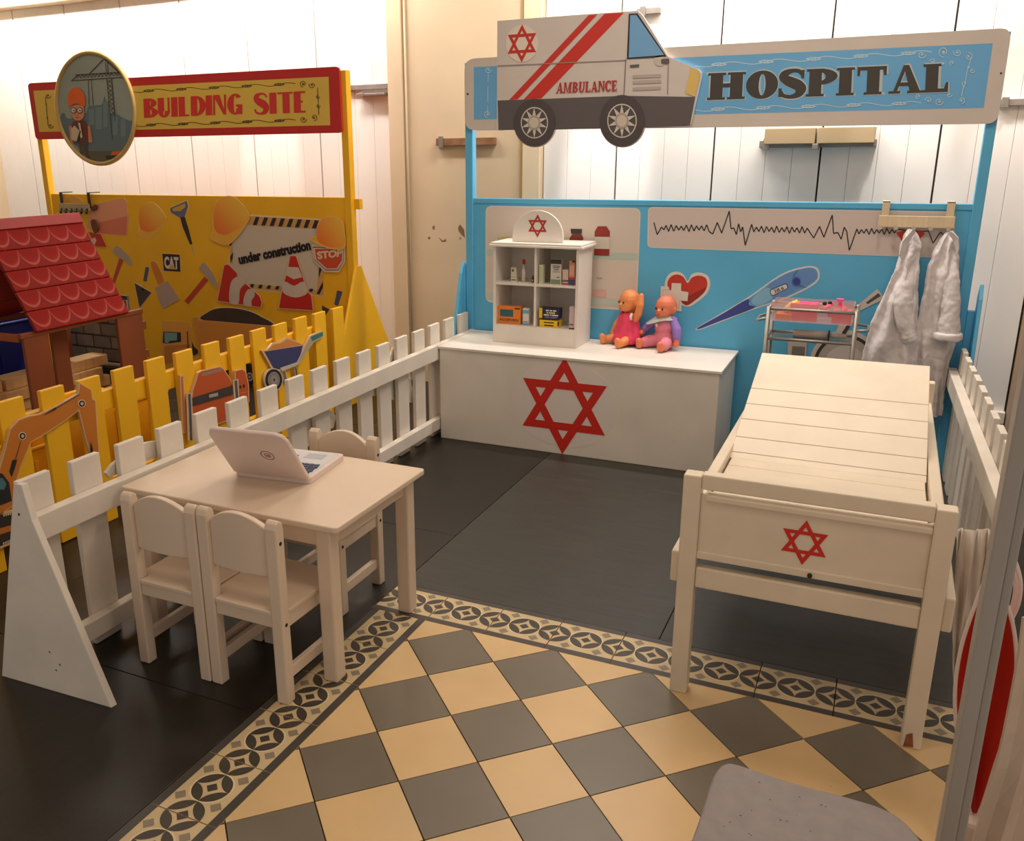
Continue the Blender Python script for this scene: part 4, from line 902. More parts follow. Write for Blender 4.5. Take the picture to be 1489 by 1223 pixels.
under(ys, scrollwork('scrollwork', None, PS, [(KA((520, 195))[0], KA((1150, 165))[0], 5, 1.9), (KA((530, 326))[0], KA((1150, 305))[0], 5, 1.9), (KA((1235, 180))[0], KA((1240, 285))[0], 2, 1.6), (KA((185, 215))[0], KA((195, 325))[0], 2, 2.0)],
   [(*KA((1180, 165))[0], 5, 90, 1.2), (*KA((1215, 170))[0], 5, 200, -1.2), (*KA((1180, 302))[0], 5, 0, 1.2), (*KA((1222, 295))[0], 5, 90, -1.1), (*KA((195, 212))[0], 4, 0, 1.), (*KA((205, 328))[0], 4, 0, 1.), (*KA((1236, 215))[0], 3, 0, 1.), (*KA((1238, 250))[0], 3, 0, 1.)], (76, 56, 30), PSb, .9))
# round picture in front of the sign
PR = Plane('y', YP-.034); KC = lambda *c: [(70+x/6.793, 70+y/6.793) for x, y in c]
cc = aty(138.5, 158.5, PR.c); RR = .333
rd_ = MB().lathe((cc[0], PR.c+.012, cc[2]), [(RR, 0), (RR, .012)], 0, 56, (0, -1, 0), False).build('round_picture', mat('picture_sky', (146, 156, 146), .4, var=.08, scale=3), None); under(bs, rd_)
under(rd_, MB().tube([(cc[0]+RR*math.cos(a*math.pi/32), PR.c-.002, cc[2]+RR*math.sin(a*math.pi/32)) for a in range(64)], .014, 0, 10, closed=True).build('gold_rim', mat('dull_gold_paint', (188, 158, 92), .4, var=.1), None))
def onr(nm, lays, b=.0012): under(rd_, decal(nm, None, PR, lays, .0006, b))
onr('printed_ground', [((92, 92, 74), KC((340, 1015), (770, 1015), (700, 1110), (560, 1160), (430, 1130)))])
onr('printed_skyline', [((92, 116, 122), KC((112, 700), (140, 640), (165, 640), (180, 690), (235, 700), (235, 640), (380, 640), (400, 570), (530, 560), (545, 525), (560, 470), (575, 525), (595, 525), (605, 640), (690, 660), (740, 690), (800, 715), (845, 715), (835, 850), (770, 1015), (340, 1015), (200, 900)))])
for bx_ in ((405, 600, 460, 760), (470, 580, 535, 800), (548, 530, 592, 780), (640, 670, 690, 860), (720, 700, 770, 870)): onr('printed_tower', [((108, 132, 134), KC((bx_[0], bx_[1]), (bx_[2], bx_[1]), (bx_[2], bx_[3]), (bx_[0], bx_[3])))], .0022)
crane = []
mbq = [((235, 322), (745, 288)), ((270, 265), (700, 240)), ((235, 322), (300, 262)), ((415, 250), (550, 110)), ((560, 110), (715, 250)), ((568, 140), (582, 240)), ((590, 140), (598, 240)), ((582, 300), (640, 900)), ((632, 300), (668, 720)), ((400, 310), (410, 560)), ((430, 310), (450, 560))]
for i in range(12): mbq.append(((290+36*i, 300-2.4*i), (308+36*i, 262-2*i))); mbq.append(((308+36*i, 262-2*i), (326+36*i, 298-2.4*i)))
for i in range(8): mbq.append(((584+6*i, 310+44*i), (636+5*i, 350+44*i))); mbq.append(((636+5*i, 310+44*i), (586+6*i, 350+44*i)))
cm = MB()
for qi, (a, b) in enumerate(mbq): cm.face([PR.pt(p, .0036+.00003*qi) for p in ribbon(KC(a, b), .8 if abs(a[0]-b[0]) < 60 and len(mbq) else 1.2)])
under(rd_, cm.build('printed_crane', flat((52, 52, 48)), None)); onr('printed_barge', [((44, 40, 34), KC((568, 1062), (700, 1060), (655, 1100), (580, 1098))), ((214, 100, 42), KC((620, 1055), (640, 1020), (745, 1015), (715, 1058)))], .0024)
# generic cartoon builder on the picture
onr('printed_builder', [((106, 52, 48), KC((240, 730), (300, 715), (370, 715), (400, 770), (405, 900), (395, 930), (330, 945), (235, 880), (225, 800))), ((78, 70, 66), KC((305, 930), (400, 915), (395, 1060), (425, 1090), (375, 1092), (345, 950), (355, 1070), (320, 1050))),
   ((206, 132, 92), KC((212, 775), (240, 765), (250, 930), (225, 935))), ((206, 132, 92), KC((398, 765), (420, 770), (445, 920), (425, 935), (405, 925))), ((216, 140, 96), sm(KC((238, 600), (255, 570), (345, 570), (362, 610), (358, 680), (310, 718), (252, 690)), 4)),
   ((224, 98, 38), sm(KC((205, 560), (205, 460), (240, 400), (300, 395), (345, 430), (372, 500), (362, 575), (285, 545), (225, 575)), 4)), ((200, 186, 160), KC((235, 800), (270, 765), (330, 830), (300, 925), (240, 905))), ((214, 200, 176), KC((305, 735), (325, 740), (350, 880), (330, 890), (318, 800))),
   ((40, 36, 34), KC((322, 815), (335, 820), (300, 925), (262, 950), (265, 940), (292, 918)))], .0030)
L = []
for cx in (262, 325): L += [((40, 36, 34), ell(*KC((cx, 615))[0], 4.2, n=14)), ((214, 206, 186), ell(*KC((cx, 615))[0], 3.3, n=14)), ((50, 44, 40), ell(*KC((cx+4, 617))[0], 1.1, n=8))]
L.append(((120, 50, 40), KC((285, 680), (322, 682), (300, 692))))
onr('printed_glasses', L, .0086)

# prints on the yellow panel
on_b = on
def on(nm, lays, t=.0015, pl=PB, to=None, base=0.): return on_b(nm, lays, t, pl, to or bs, base)
K1 = lambda *c: [(60+x/5.515, 270+y/5.515) for x, y in c]; K2 = lambda *c: [(300+x/6.113, 270+y/6.113) for x, y in c]; K5 = lambda *c: [(230+x/4.963, 430+y/4.963) for x, y in c]
EDGE = (226, 176, 96); WE = (214, 198, 178)
def sticker(nm, lays, edge=None, d=.9, to=bs, base=0.):
    f = lays[0][1]
    return on(nm, ([(edge, grow(f, d))] if edge else [])+lays, .0015, PB, to, base)
def helmet(K, dome, brim, low, base=0.):
    global HN
    HN += 1; ds = sm(K(*dome), 5); a = max(ds, key=lambda q: q[0]-q[1]); b = min(ds, key=lambda q: q[0]-q[1])
    g_ = gmat('helmet_ink_%d' % HN, PB.pt(b), PB.pt(a), (236, 116, 44), (240, 192, 70))
    sticker('helmet_print', [((238, 178, 60), sm(K(*brim), 5)), (g_, ds)], (240, 196, 120), 1., base=base)
HN = 0
helmet(K1, ((795, 330), (790, 200), (840, 145), (910, 150), (985, 235), (985, 275), (920, 350), (850, 370)), ((780, 385), (790, 340), (800, 210), (850, 145), (915, 150), (988, 240), (985, 285), (900, 400), (840, 420)), ((800, 330), (800, 270), (870, 275), (920, 330), (850, 368)))
helmet(K2, ((85, 380), (75, 240), (110, 140), (200, 95), (290, 130), (385, 265), (330, 350), (200, 430), (130, 425)), ((50, 460), (70, 400), (75, 240), (110, 140), (200, 95), (290, 130), (388, 265), (320, 400), (210, 515), (120, 505)), ((90, 370), (90, 290), (200, 290), (290, 370), (200, 428), (130, 420)), .008)
sgn = sticker('construction_notice_print', [((204, 190, 172), K2((395, 268), (1010, 305), (1040, 980), (215, 900), (210, 500))), ((208, 160, 92), K2((385, 272), (1008, 308), (985, 382), (360, 348))), ((208, 160, 92), K2((345, 868), (1040, 935), (1040, 975), (345, 905))), ((208, 160, 92), K2((1005, 700), (1045, 720), (1045, 975), (985, 960))), ((208, 160, 92), K2((208, 490), (235, 480), (240, 690), (215, 690)))], (226, 206, 180), 1.2)
strp = []
for k in range(8): x = 450+75*k; strp.append(((44, 38, 36), K2((x-5, 277+4.2*k), (x+28, 279+4.2*k), (x+2, 350+4.2*k), (x-32, 348+4.2*k))))
for k in range(8): x = 395+75*k; strp += [((44, 38, 36), K2((x+8, 872+6*k), (x+36, 875+6*k), (x+24, 907+5*k), (x-6, 904+5*k)))] if not 680 < x < 900 else []
strp += [((44, 38, 36), K2((210, 500), (233, 482), (233, 520), (210, 540))), ((44, 38, 36), K2((218, 630), (240, 590), (240, 640), (220, 690))), ((44, 38, 36), K2((1005, 730), (1034, 725), (1005, 820))), ((44, 38, 36), K2((1040, 850), (1042, 900), (1010, 965), (985, 960)))]
for q in strp: under(sgn, decal('hazard_stripe', None, PB, [q], .0005, .0052))
under(sgn, lettering('notice_lettering', None, PB, 'under construction', K2((300, 702), (938, 572), (922, 478), (282, 612)), (26, 23, 23), .0064, .055))
def cone1(): 
    return [((196, 44, 34), K2((170, 705), (205, 700), (280, 775), (285, 805), (480, 980), (500, 1035), (490, 1078), (110, 1020))), ((206, 192, 178), sm(K2((245, 830), (330, 800), (360, 860), (310, 920), (295, 1045), (220, 1040), (215, 930)), 3)), ((206, 192, 178), sm(K2((380, 920), (430, 930), (440, 975), (412, 1020), (410, 1068), (345, 1060), (345, 990)), 3))]
sticker('tipped_cone_print', cone1(), (224, 190, 160), 1.1, base=.008)
sticker('standing_cone_print', [((194, 42, 34), K2((755, 625), (805, 625), (850, 760), (880, 860), (915, 950), (940, 975), (955, 1105), (655, 1085), (680, 945), (705, 850), (735, 735))), ((208, 194, 180), K2((738, 720), (828, 724), (862, 812), (785, 830), (712, 790))), ((208, 194, 180), sm(K2((705, 850), (790, 888), (872, 850), (910, 950), (800, 992), (690, 945)), 3))], (224, 190, 160), 1.1, base=.008)
oct_ = K2((950, 520), (1020, 500), (1235, 520), (1240, 670), (1185, 765), (1065, 765), (965, 665))
sp = sticker('stop_sign_print', [((212, 198, 184), oct_), ((58, 48, 46), K2((955, 540), (1232, 560), (1228, 672), (1182, 752), (1070, 752), (972, 660))), ((206, 190, 178), K2((958, 548), (1230, 560), (1226, 670), (1180, 745), (1072, 745), (974, 655))), ((204, 74, 46), K2((975, 560), (1218, 565), (1214, 662), (1168, 732), (1082, 734), (988, 652)))], (224, 196, 160), .8, base=.008)
under(sp, lettering('stop_lettering', None, PB, 'STOP', K2((1005, 655), (1215, 628), (1228, 562), (990, 585)), (222, 196, 160), .0135, .05))
helmet(K2, ((1000, 440), (1010, 350), (1060, 290), (1140, 275), (1215, 310), (1235, 400), (1235, 525), (1120, 545), (1020, 500)), ((945, 470), (1000, 440), (1010, 350), (1060, 290), (1140, 275), (1215, 310), (1237, 400), (1236, 550), (1110, 552), (1000, 510)), ((1000, 440), (1020, 400), (1120, 420), (1180, 500), (1120, 540), (1020, 500)), .016)
sticker('shovel_handle_print', [((100, 104, 128), K1((1035, 180), (1168, 122), (1178, 165), (1150, 250), (1110, 255), (1042, 215)))], WE, .7)
on('shovel_print', [((206, 166, 80), K1((1055, 183), (1155, 142), (1160, 170), (1120, 205), (1060, 205)))], .004); on('shovel_shaft_print', [((52, 44, 44), K1((1115, 252), (1152, 250), (1180, 340), (1212, 468), (1194, 472), (1135, 330)))], .002)
on('shovel_blade_print', [((202, 176, 116), K1((1200, 480), (1218, 478), (1240, 560), (1232, 560)))], .002)
def hammer(K, head, haft): sticker('hammer_print', [((196, 66, 36), K(*haft))], EDGE, .7); sticker('hammer_print', [((176, 158, 142), sm(K(*head), 3))], EDGE, .7, base=.003)
hammer(K1, ((590, 500), (615, 485), (660, 520), (715, 580), (728, 640), (700, 625), (660, 590), (585, 540)), ((628, 580), (660, 598), (585, 800), (560, 800))); hammer(K1, ((1275, 655), (1305, 620), (1340, 650), (1395, 730), (1418, 820), (1390, 800), (1350, 755), (1280, 675)), ((1310, 730), (1342, 758), (1180, 950), (1150, 925)))
sticker('trowel_print', [((70, 60, 54), K1((750, 780), (885, 858), (790, 978)))], WE, .6); on('trowel_handle_print', [((74, 84, 116), rrect_px(*K1((838, 650), (866, 658), (845, 770), (818, 765)), 1.2)), ((220, 190, 130), K1((815, 790), (825, 780), (822, 840), (812, 840)))], .0015)
sticker('scraper_print', [((212, 128, 40), sm(K1((880, 625), (910, 610), (945, 660), (985, 765), (945, 795), (910, 720)), 3))], EDGE, .6); sticker('scraper_blade_print', base=.003, edge=EDGE, d=.7, lays=[((182, 158, 146), K1((920, 815), (1015, 765), (1060, 830), (1108, 912), (975, 985), (940, 900)))])
catp = sticker('logo_sticker', [((38, 32, 32), K1((973, 545), (1112, 553), (1118, 690), (985, 682)))], (220, 196, 150), .5)
under(catp, lettering('logo_lettering', None, PB, 'CAT', K1((992, 664), (1106, 672), (1102, 572), (986, 566)), (224, 214, 200), .0032, .05)); under(catp, decal('logo_triangle', None, PB, [((222, 160, 90), K1((1020, 668), (1050, 625), (1085, 672)))], .0004, .0042))
pile = sticker('timber_print', [((232, 160, 124), K1((400, 200), (460, 145), (660, 98), (685, 130), (690, 235), (705, 235), (690, 400), (470, 385), (370, 330))), ((222, 122, 92), K1((440, 300), (692, 245), (684, 398), (470, 380), (420, 350)))], EDGE, .8)
sticker('pylon_print', base=.005, edge=EDGE, d=.5, lays=[((196, 44, 34), K1((385, 370), (485, 390), (530, 490), (440, 485), (415, 430))), ((214, 200, 180), K1((402, 430), (440, 415), (450, 440), (425, 490), (410, 480)))])
sticker('small_helmet_print', [((224, 166, 60), sm(K1((200, 135), (215, 100), (260, 85), (305, 105), (320, 135)), 4))], EDGE, .7)
# dump truck print
sticker('dump_truck_load_print', [((70, 58, 50), sm(K5((332, 178), (360, 120), (430, 92), (540, 90), (650, 110), (740, 150), (815, 215)), 4))], WE, 1.)
sticker('dump_truck_body_print', base=.0042, lays=[((222, 148, 66), K5((295, 180), (330, 180), (815, 220), (970, 230), (985, 320), (900, 470), (400, 440), (300, 420), (255, 160), (295, 155)))], edge=(226, 176, 100), d=.8)
cabp = sticker('dump_truck_cab_print', [((236, 166, 72), K5((35, 185), (220, 195), (238, 230), (250, 420), (245, 500), (28, 500), (25, 330)))], (228, 176, 100), .8)
under(cabp, decal('cab_window_print', None, PB, [((44, 44, 46), K5((40, 258), (165, 264), (168, 332), (60, 345), (35, 340))), ((126, 170, 170), K5((48, 264), (140, 268), (138, 322), (85, 325), (75, 342), (50, 340)))], .0005, .003)); under(cabp, decal('cab_door_print', None, PB, [((206, 134, 56), K5((45, 360), (230, 350), (235, 480), (45, 490))), ((224, 152, 70), K5((120, 385), (205, 372), (215, 392), (150, 402)))], .0005, .003)); under(cabp, decal('cab_pillar_print', None, PB, [((60, 48, 40), K5((210, 258), (216, 256), (224, 420), (216, 420)))], .0005, .0034)); under(cabp, decal('cab_shadow_print', None, PB, [((50, 42, 38), K5((245, 330), (262, 370), (300, 400), (262, 435), (252, 420)))], .0005, .003))
for cx, cy, r in ((465, 545, 42), (660, 575, 46)): sticker('dump_truck_wheel_print', [((44, 40, 38), ell(*K5((cx, cy))[0], r/4.963*1.25, r/4.963*1.6, n=26)), ((196, 184, 170), ell(*K5((cx+8, cy+8))[0], r/4.963*.55, r/4.963*.7, n=20)), ((60, 54, 50), ell(*K5((cx+8, cy+8))[0], r/4.963*.35, r/4.963*.45, n=16)), ((190, 180, 168), ell(*K5((cx+8, cy+8))[0], r/4.963*.18, r/4.963*.24, n=12))], base=.010)
on('chassis_print', [((54, 44, 38), K5((430, 470), (690, 490), (690, 520), (430, 500)))], .0012, base=.0085)
on('cutter_print', [((74, 84, 116), rrect_px(*K2((1165, 930), (1212, 942), (1170, 1070), (1138, 1055)), 1.0))], .002); on('trowel_tip_print', [((66, 58, 54), K2((1030, 1065), (1095, 1100), (1040, 1185), (1035, 1180)))], .002)

# over-panel hook on the yellow panel
yh = thing('hook_rail', 'small wire hook rail with dark hooks on yellow panel', 'rack', (-4.0, YP, 1.15)); a = aty(84, 284, YP-.03); b = aty(131, 303, YP-.03)
under(yh, bx('backboard', mat('greyed_wood', (186, 160, 120), .6, var=.1), None, a[0], b[0], YP-.034, YP-.024, b[2]-.02, b[2]+.03, .002))
for px in (88, 128): q = aty(px, 283, YP-.03); under(yh, bx('hook_strap', dark_metal, None, q[0]-.012, q[0]+.012, YP-.030, YP-.024, b[2], 1.196, .001)); under(yh, bx('hook_over', dark_metal, None, q[0]-.012, q[0]+.012, YP-.030, YP+.062, 1.194, 1.200, .001))
for k in range(6): x = a[0]+(b[0]-a[0])*(k+.5)/6; under(yh, MB().tube([(x, YP-.034, b[2]-.005), (x, YP-.05, b[2]-.02), (x+.012, YP-.055, b[2]-.03), (x+.02, YP-.055, b[2]-.015)], .007, 0, 8).build('hook', black, None))
gl = thing('work_glove', 'brown work gloves pinned beside timber print', 'glove', tuple(aty(137, 330, YP-.02))); glm = mat('brown_leather', (112, 72, 50), .8)
G = Plane('y', YP-.012); under(gl, decal('glove', None, G, [(glm, sm(K1((405, 290), (425, 268), (450, 285), (462, 340), (440, 380), (420, 350)), 3))], .010)); under(gl, decal('glove', None, G, [(glm, sm(K1((412, 175), (440, 150), (456, 160), (440, 195), (418, 202)), 3))], .010))

# ================================================================== YELLOW PICKET FENCE WITH CUT-OUT VEHICLES
yf = picket_fence('picket_fence', 'yellow picket fence carrying painted machine cut-outs', -1.703, -1, -.492, 16, yellow_paint, zt=.603, pitch=.1755, wd=.106, rails=((.45, .53), (.10, .17)), ylen=2.575)
PX = Plane('x', -1.681)
K3 = lambda *c: [(x/6.117, 440+y/6.117) for x, y in c]; K4 = lambda *c: [(x/4.894, 570+y/4.894) for x, y in c]
CED = (212, 176, 130)
boom = K4((-60, 640), (-20, 560), (15, 440), (60, 265), (120, 200), (190, 175), (270, 160), (380, 110), (545, 15), (553, -60), (630, -15), (638, 50), (660, 62), (675, 300), (690, 490), (650, 480), (600, 330), (553, 140), (550, 120), (440, 200), (290, 300), (200, 350), (130, 520), (90, 640), (95, 790), (60, 810), (-60, 900))
ex = thing('excavator_cutout', 'orange excavator cut-out board with bent arm on yellow fence', 'cut-out', tuple(PX.pt(K4((80, 780))[0], 0))); ex.location.z = 0
under(ex, decal('board', None, PX, [(CED, grow(boom, 1.3)), ((196, 118, 42), boom)], .012))
under(ex, decal('track_board', None, PX, [(CED, grow(K4((-80, 880), (40, 850), (140, 830), (140, 1040), (0, 1100), (-80, 1130)), 1.2)), ((58, 50, 42), K4((-80, 885), (140, 838), (140, 1030), (-80, 1120))), ((190, 116, 50), K4((-80, 985), (140, 920), (140, 960), (-80, 1030)))], .012))
for k in range(9): under(ex, decal('track_tooth', None, PX, [((216, 204, 186), K4((5+15*k, 882-3.6*k), (14+15*k, 880-3.6*k), (14+15*k, 866-3.6*k), (5+15*k, 868-3.6*k)))], .0006, .0135)); 
for k in range(9): under(ex, decal('track_tooth', None, PX, [((216, 204, 186), K4((3+15*k, 1082-6*k), (12+15*k, 1078-6*k), (12+15*k, 1064-6*k), (3+15*k, 1068-6*k)))], .0006, .0135))
under(ex, decal('cab_glass', None, PX, [((40, 44, 44), K4((-60, 560), (0, 580), (45, 640), (65, 770), (-60, 820))), ((74, 120, 130), K4((-60, 600), (0, 610), (25, 650), (10, 690), (-60, 690)))], .0008, .0135))
for p in ((140, 310), (563, 80)): under(ex, decal('pivot', None, PX, [((220, 200, 170), ell(*K4(p)[0], 5.6, 5.8, n=20)), ((44, 38, 36), ell(*K4(p)[0], 4.4, 4.6, n=20)), ((206, 186, 160), ell(*K4(p)[0], 2.2, 2.4, n=14))], .0008, .0135))
under(ex, decal('ram', None, PX, [((44, 38, 36), K4((70, 480), (103, 478), (85, 545), (65, 600), (48, 560))), ((44, 38, 36), ribbon(K4((90, 475), (128, 350)), .8)), ((44, 38, 36), K4((290, 160), (375, 105), (382, 118), (300, 158)))], .0008, .0135)); under(ex, decal('ram_rod', None, PX, [((84, 74, 66), ribbon(K4((380, 110), (545, 15)), 1.4)), ((44, 38, 36), K4((625, 345), (640, 400), (636, 480), (622, 480)))], .0008, .0145))
# cement mixer
mx_ = thing('cement_mixer_cutout', 'orange cement mixer cut-out board with blue-grey frame', 'cut-out', tuple(PX.pt(K5((380, 800))[0], 0))); mx_.location.z = 0
drum = K5((275, 560), (300, 545), (430, 515), (455, 530), (505, 605), (515, 640), (520, 860), (500, 890), (300, 960), (262, 970), (240, 930), (232, 760), (235, 690), (262, 610))
under(mx_, decal('board', None, PX, [(CED, grow(drum, 1.3)), ((190, 84, 40), drum), ((150, 128, 110), K5((290, 562), (435, 520), (450, 540), (300, 580)))], .012))
motor = K5((545, 545), (590, 533), (612, 545), (635, 640), (638, 760), (545, 790)); under(mx_, decal('motor_board', None, PX, [(CED, grow(motor, 1.2)), ((190, 84, 40), motor), ((60, 44, 36), ell(*K5((577, 657))[0], 1.8, 2.6, n=12)), ((60, 44, 36), ell(*K5((602, 650))[0], 1.8, 2.6, n=12)), ((212, 130, 70), K5((572, 700), (618, 690), (618, 696), (572, 706))), ((212, 130, 70), K5((572, 722), (618, 712), (618, 718), (572, 728)))], .012))
under(mx_, decal('belt', None, PX, [((62, 58, 58), K5((182, 748), (520, 645), (530, 705), (185, 805))), ((170, 160, 148), K5((345, 712), (410, 696), (412, 720), (348, 735)))], .002, .0145))
for a, b in ((192, 1040), (528, 780)): under(mx_, decal('frame_leg', None, PX, [(CED, K5((a-14, 700 if a < 300 else 605), (a+26, 695 if a < 300 else 598), (a+38, b), (a-2, b))), ((78, 84, 108), K5((a-2, 708 if a < 300 else 612), (a+16, 704 if a < 300 else 608), (a+30, b), (a+12, b)))], .004, .016))
under(mx_, decal('side_pole', None, PX, [(CED, K5((143, 575), (172, 570), (192, 985), (165, 990))), ((196, 110, 50), K5((150, 585), (166, 582), (184, 980), (170, 984)))], .010)); under(mx_, decal('hand_wheel', None, PX, [(CED, ('strip', ell(*K5((245, 880))[0], 6, 17, n=24), ell(*K5((245, 880))[0], 4.6, 15, n=24), True))] if False else [(CED, K5((222, 760), (236, 760), (240, 960), (226, 960)))], .006))
# wheelbarrow
wb = thing('wheelbarrow_cutout', 'blue wheelbarrow cut-out board heaped with sand on yellow fence', 'cut-out', tuple(PX.pt(K5((860, 640))[0], 0))); wb.location.z = 0
tub = K5((750, 402), (1030, 358), (1000, 480), (880, 525), (825, 535)); under(wb, decal('tub_board', None, PX, [(CED, grow(K5((742, 400), (775, 395), (815, 345), (870, 338), (915, 305), (960, 320), (1030, 355), (1002, 488), (880, 535), (822, 545)), 1.1)), ((58, 60, 104), tub), ((204, 130, 64), K5((778, 392), (818, 352), (872, 342), (915, 312), (958, 326), (1024, 352)))], .012))
hd = K5((985, 490), (1000, 488), (1100, 335), (1175, 290), (1172, 255), (1085, 290), (1020, 420)); under(wb, decal('handle_board', None, PX, [(CED, grow(hd, .9)), ((170, 158, 140), hd), ((52, 118, 110), K5((1082, 296), (1170, 260), (1172, 288), (1095, 328)))], .012, .002))
cw = K5((815, 605))[0]; under(wb, decal('wheel_board', None, PX, [((200, 186, 164), ell(*cw, 13.6, 16.8, n=30)), ((40, 36, 36), ell(*cw, 12.4, 15.6, n=30)), ((150, 142, 134), ell(*cw, 8.6, 11.6, n=26)), ((120, 112, 106), ell(*cw, 7., 9.6, n=26)), ((150, 142, 134), ell(*cw, 5.4, 7.6, n=22)), ((66, 58, 54), ell(*cw, 1.5, 2.2, n=12))], .012, .004))
lg = K5((880, 540), (900, 536), (912, 590), (960, 650), (962, 672), (950, 665), (895, 605)); under(wb, decal('leg_board', None, PX, [(CED, grow(lg, .8)), ((120, 108, 96), lg)], .010, .001)); lg = K5((970, 515), (985, 512), (998, 590), (985, 590)); under(wb, decal('leg_board', None, PX, [(CED, grow(lg, .8)), ((96, 86, 78), lg)], .010, .001))
under(wb, decal('tray_frame', None, PX, [((190, 180, 164), K5((862, 520), (985, 478), (1002, 486), (985, 500), (880, 545)))], .002, .0135))
# backs of two more cut-outs on the far side of the white fence
PW = Plane('x', -1.030)
def back(label, pts, px):
    t = thing('cutout_board', label, 'cut-out', tuple(PW.pt(px, 0)), 0, 'white-backed boards behind the white fence'); t.location.z = 0
    under(t, MB().prism([PW.pt(p, .008) for p in pts], (-.012, 0, 0)).build('board_back', white_wood, None, .001)); return t
KD = lambda *c: [(330+x/4.803, 480+y/4.803) for x, y in c]
back('round-edged white board back seen between pickets behind rear chair', KD((440, 700), (470, 560), (560, 540), (620, 600), (632, 560), (720, 560), (755, 600), (735, 680), (640, 720), (612, 760), (585, 755), (565, 800), (540, 840), (425, 830)), (460, 640))
back('white board back showing beside the counter end of white fence', KD((1010, 330), (1075, 320), (1155, 120), (1195, 120), (1200, 330), (1275, 330), (1280, 390), (1310, 430), (1310, 505), (1195, 505), (1070, 455), (1015, 460)), (560, 560))
KE = lambda *c: [(100+x/7.445, 560+y/7.445) for x, y in c]
back('curved white board back peeking over fence rail behind laptop', KE((380, 950), (450, 860), (560, 770), (700, 660), (820, 620), (900, 605), (980, 605), (980, 760), (700, 860), (420, 1000)), (200, 680))
# ================================================================== PLAY HOUSE, BLOCKS, CRATES
ph = thing('play_house', 'wooden play house with red scalloped roof planks and brown posts', 'play house', (-2.64, 1.06, 0))
brown = mat('brown_stain', (128, 66, 34), .55, var=.14, scale=6, stretch=(1, 1, .15)); deepred = mat('deep_red_stain', (116, 36, 26), .6, var=.1)
def roof_mat(p0, pu, pv):
    """airbrushed scallops: u along the plank, v down the slope (metres)"""
    m = mat('scalloped_red_roof', (188, 52, 40), .8, spec=.2); n = m.node_tree.nodes; l = m.node_tree.links; b = n['Principled BSDF']
    tc = n.new('ShaderNodeTexCoord'); sx = n.new('ShaderNodeSeparateXYZ'); l.new(tc.outputs['Object'], sx.inputs[0])
    def mth(op, a, bb=0.):
        k = n.new('ShaderNodeMath'); k.operation = op
        for i, v in enumerate((a, bb)):
            if isinstance(v, (int, float)): k.inputs[i].default_value = v
            else: l.new(v, k.inputs[i])
        return k.outputs[0]
    row = mth('FLOOR', mth('DIVIDE', sx.outputs[1], pv)); u = mth('ADD', mth('DIVIDE', sx.outputs[0], pu), mth('MULTIPLY', row, .5)); fu = mth('MULTIPLY', mth('SUBTRACT', mth('FRACT', u), .5), 2.)
    fv = mth('FRACT', mth('DIVIDE', sx.outputs[1], pv)); arc = mth('SQRT', mth('MAXIMUM', mth('SUBTRACT', 1., mth('MULTIPLY', fu, fu)), 0.)); d = mth('SUBTRACT', mth('MULTIPLY', arc, .86), fv)
    r = n.new('ShaderNodeValToRGB'); l.new(mth('ADD', mth('MULTIPLY', d, 1.), .5), r.inputs[0]); e = r.color_ramp.elements
    e[0].position = .0; e[0].color = lin((136, 38, 32)); e[1].position = 1.; e[1].color = lin((140, 27, 20))
    for p, c in ((.38, (130, 36, 30)), (.50, (184, 92, 82)), (.57, (152, 46, 38)), (.72, (144, 30, 23))): q = e.new(p); q.color = lin(c)
    l.new(r.outputs[0], b.inputs['Base Color']); return m
HY0, HY1 = .79, 1.345; ev = Vector((-2.38, 0, .665)); rg = Vector((-2.655, 0, 1.15)); sl = ev-rg; SL = sl.length; sl.normalize(); rn = Vector((sl.z*-1, 0, sl.x)); rn = Vector((-sl.z, 0, sl.x)); rn = rn if rn.x > 0 else -rn
rmat = roof_mat(None, .112, .0915)
cap_h = .055; rows = 5; ph_ = (SL-cap_h)/rows
for k in range(rows):
    o = MB().box(0, HY1-HY0, 0.0015, ph_-.0015, -.010, .008).build('roof_plank', rmat, None, .003)
    # plank frame: x along +Y world, y down the slope, z outwards
    base = rg+sl*(cap_h+ph_*k)+Vector((0, HY0, 0)); mw = Matrix(((0, sl.x, rn.x, base.x), (1, 0, 0, base.y), (0, sl.z, rn.z, base.z), (0, 0, 0, 1)))
    o.matrix_world = mw; bpy.context.view_layer.update(); under(ph, o)
redp = mat('roof_red', (158, 36, 28), .5, var=.05)
under(ph, MB().obox(rg+Vector((0, HY0-.005, 0))-rn*.008, (0, HY1-HY0+.01, 0), sl*cap_h, rn*.022).build('ridge_cap', redp, None, .003))
sl2 = Vector((-sl.x, 0, sl.z)); rn2 = Vector((-rn.x, 0, rn.z))
for k in range(rows+1): under(ph, MB().obox(rg+Vector((0, HY0, 0))+sl2*(SL/(rows+1)*k)-rn2*.008, (0, HY1-HY0, 0), sl2*(SL/(rows+1)-.003), rn2*.018).build('roof_plank', redp, None, .003))
HX = -2.40; HXB = -2.90
for y, w_ in ((.735, .135), (1.285, .17)): 
    under(ph, bx('post', brown, None, HX-.02, HX, y, y+w_, 0, .655, .003)); under(ph, bx('post', brown, None, HXB, HXB+.02, y, y+.12, 0, .655, .003))
under(ph, bx('eave_beam', brown, None, HX-.022, HX+.004, .72, 1.46, .645, .668, .003)); under(ph, bx('eave_beam', brown, None, HXB-.002, HXB+.02, .72, 1.46, .645, .668, .003)); under(ph, bx('end_beam', mat('orange_brown', (162, 84, 36), .5), None, HXB, HX-.022, .72, .745, .628, .662, .003))
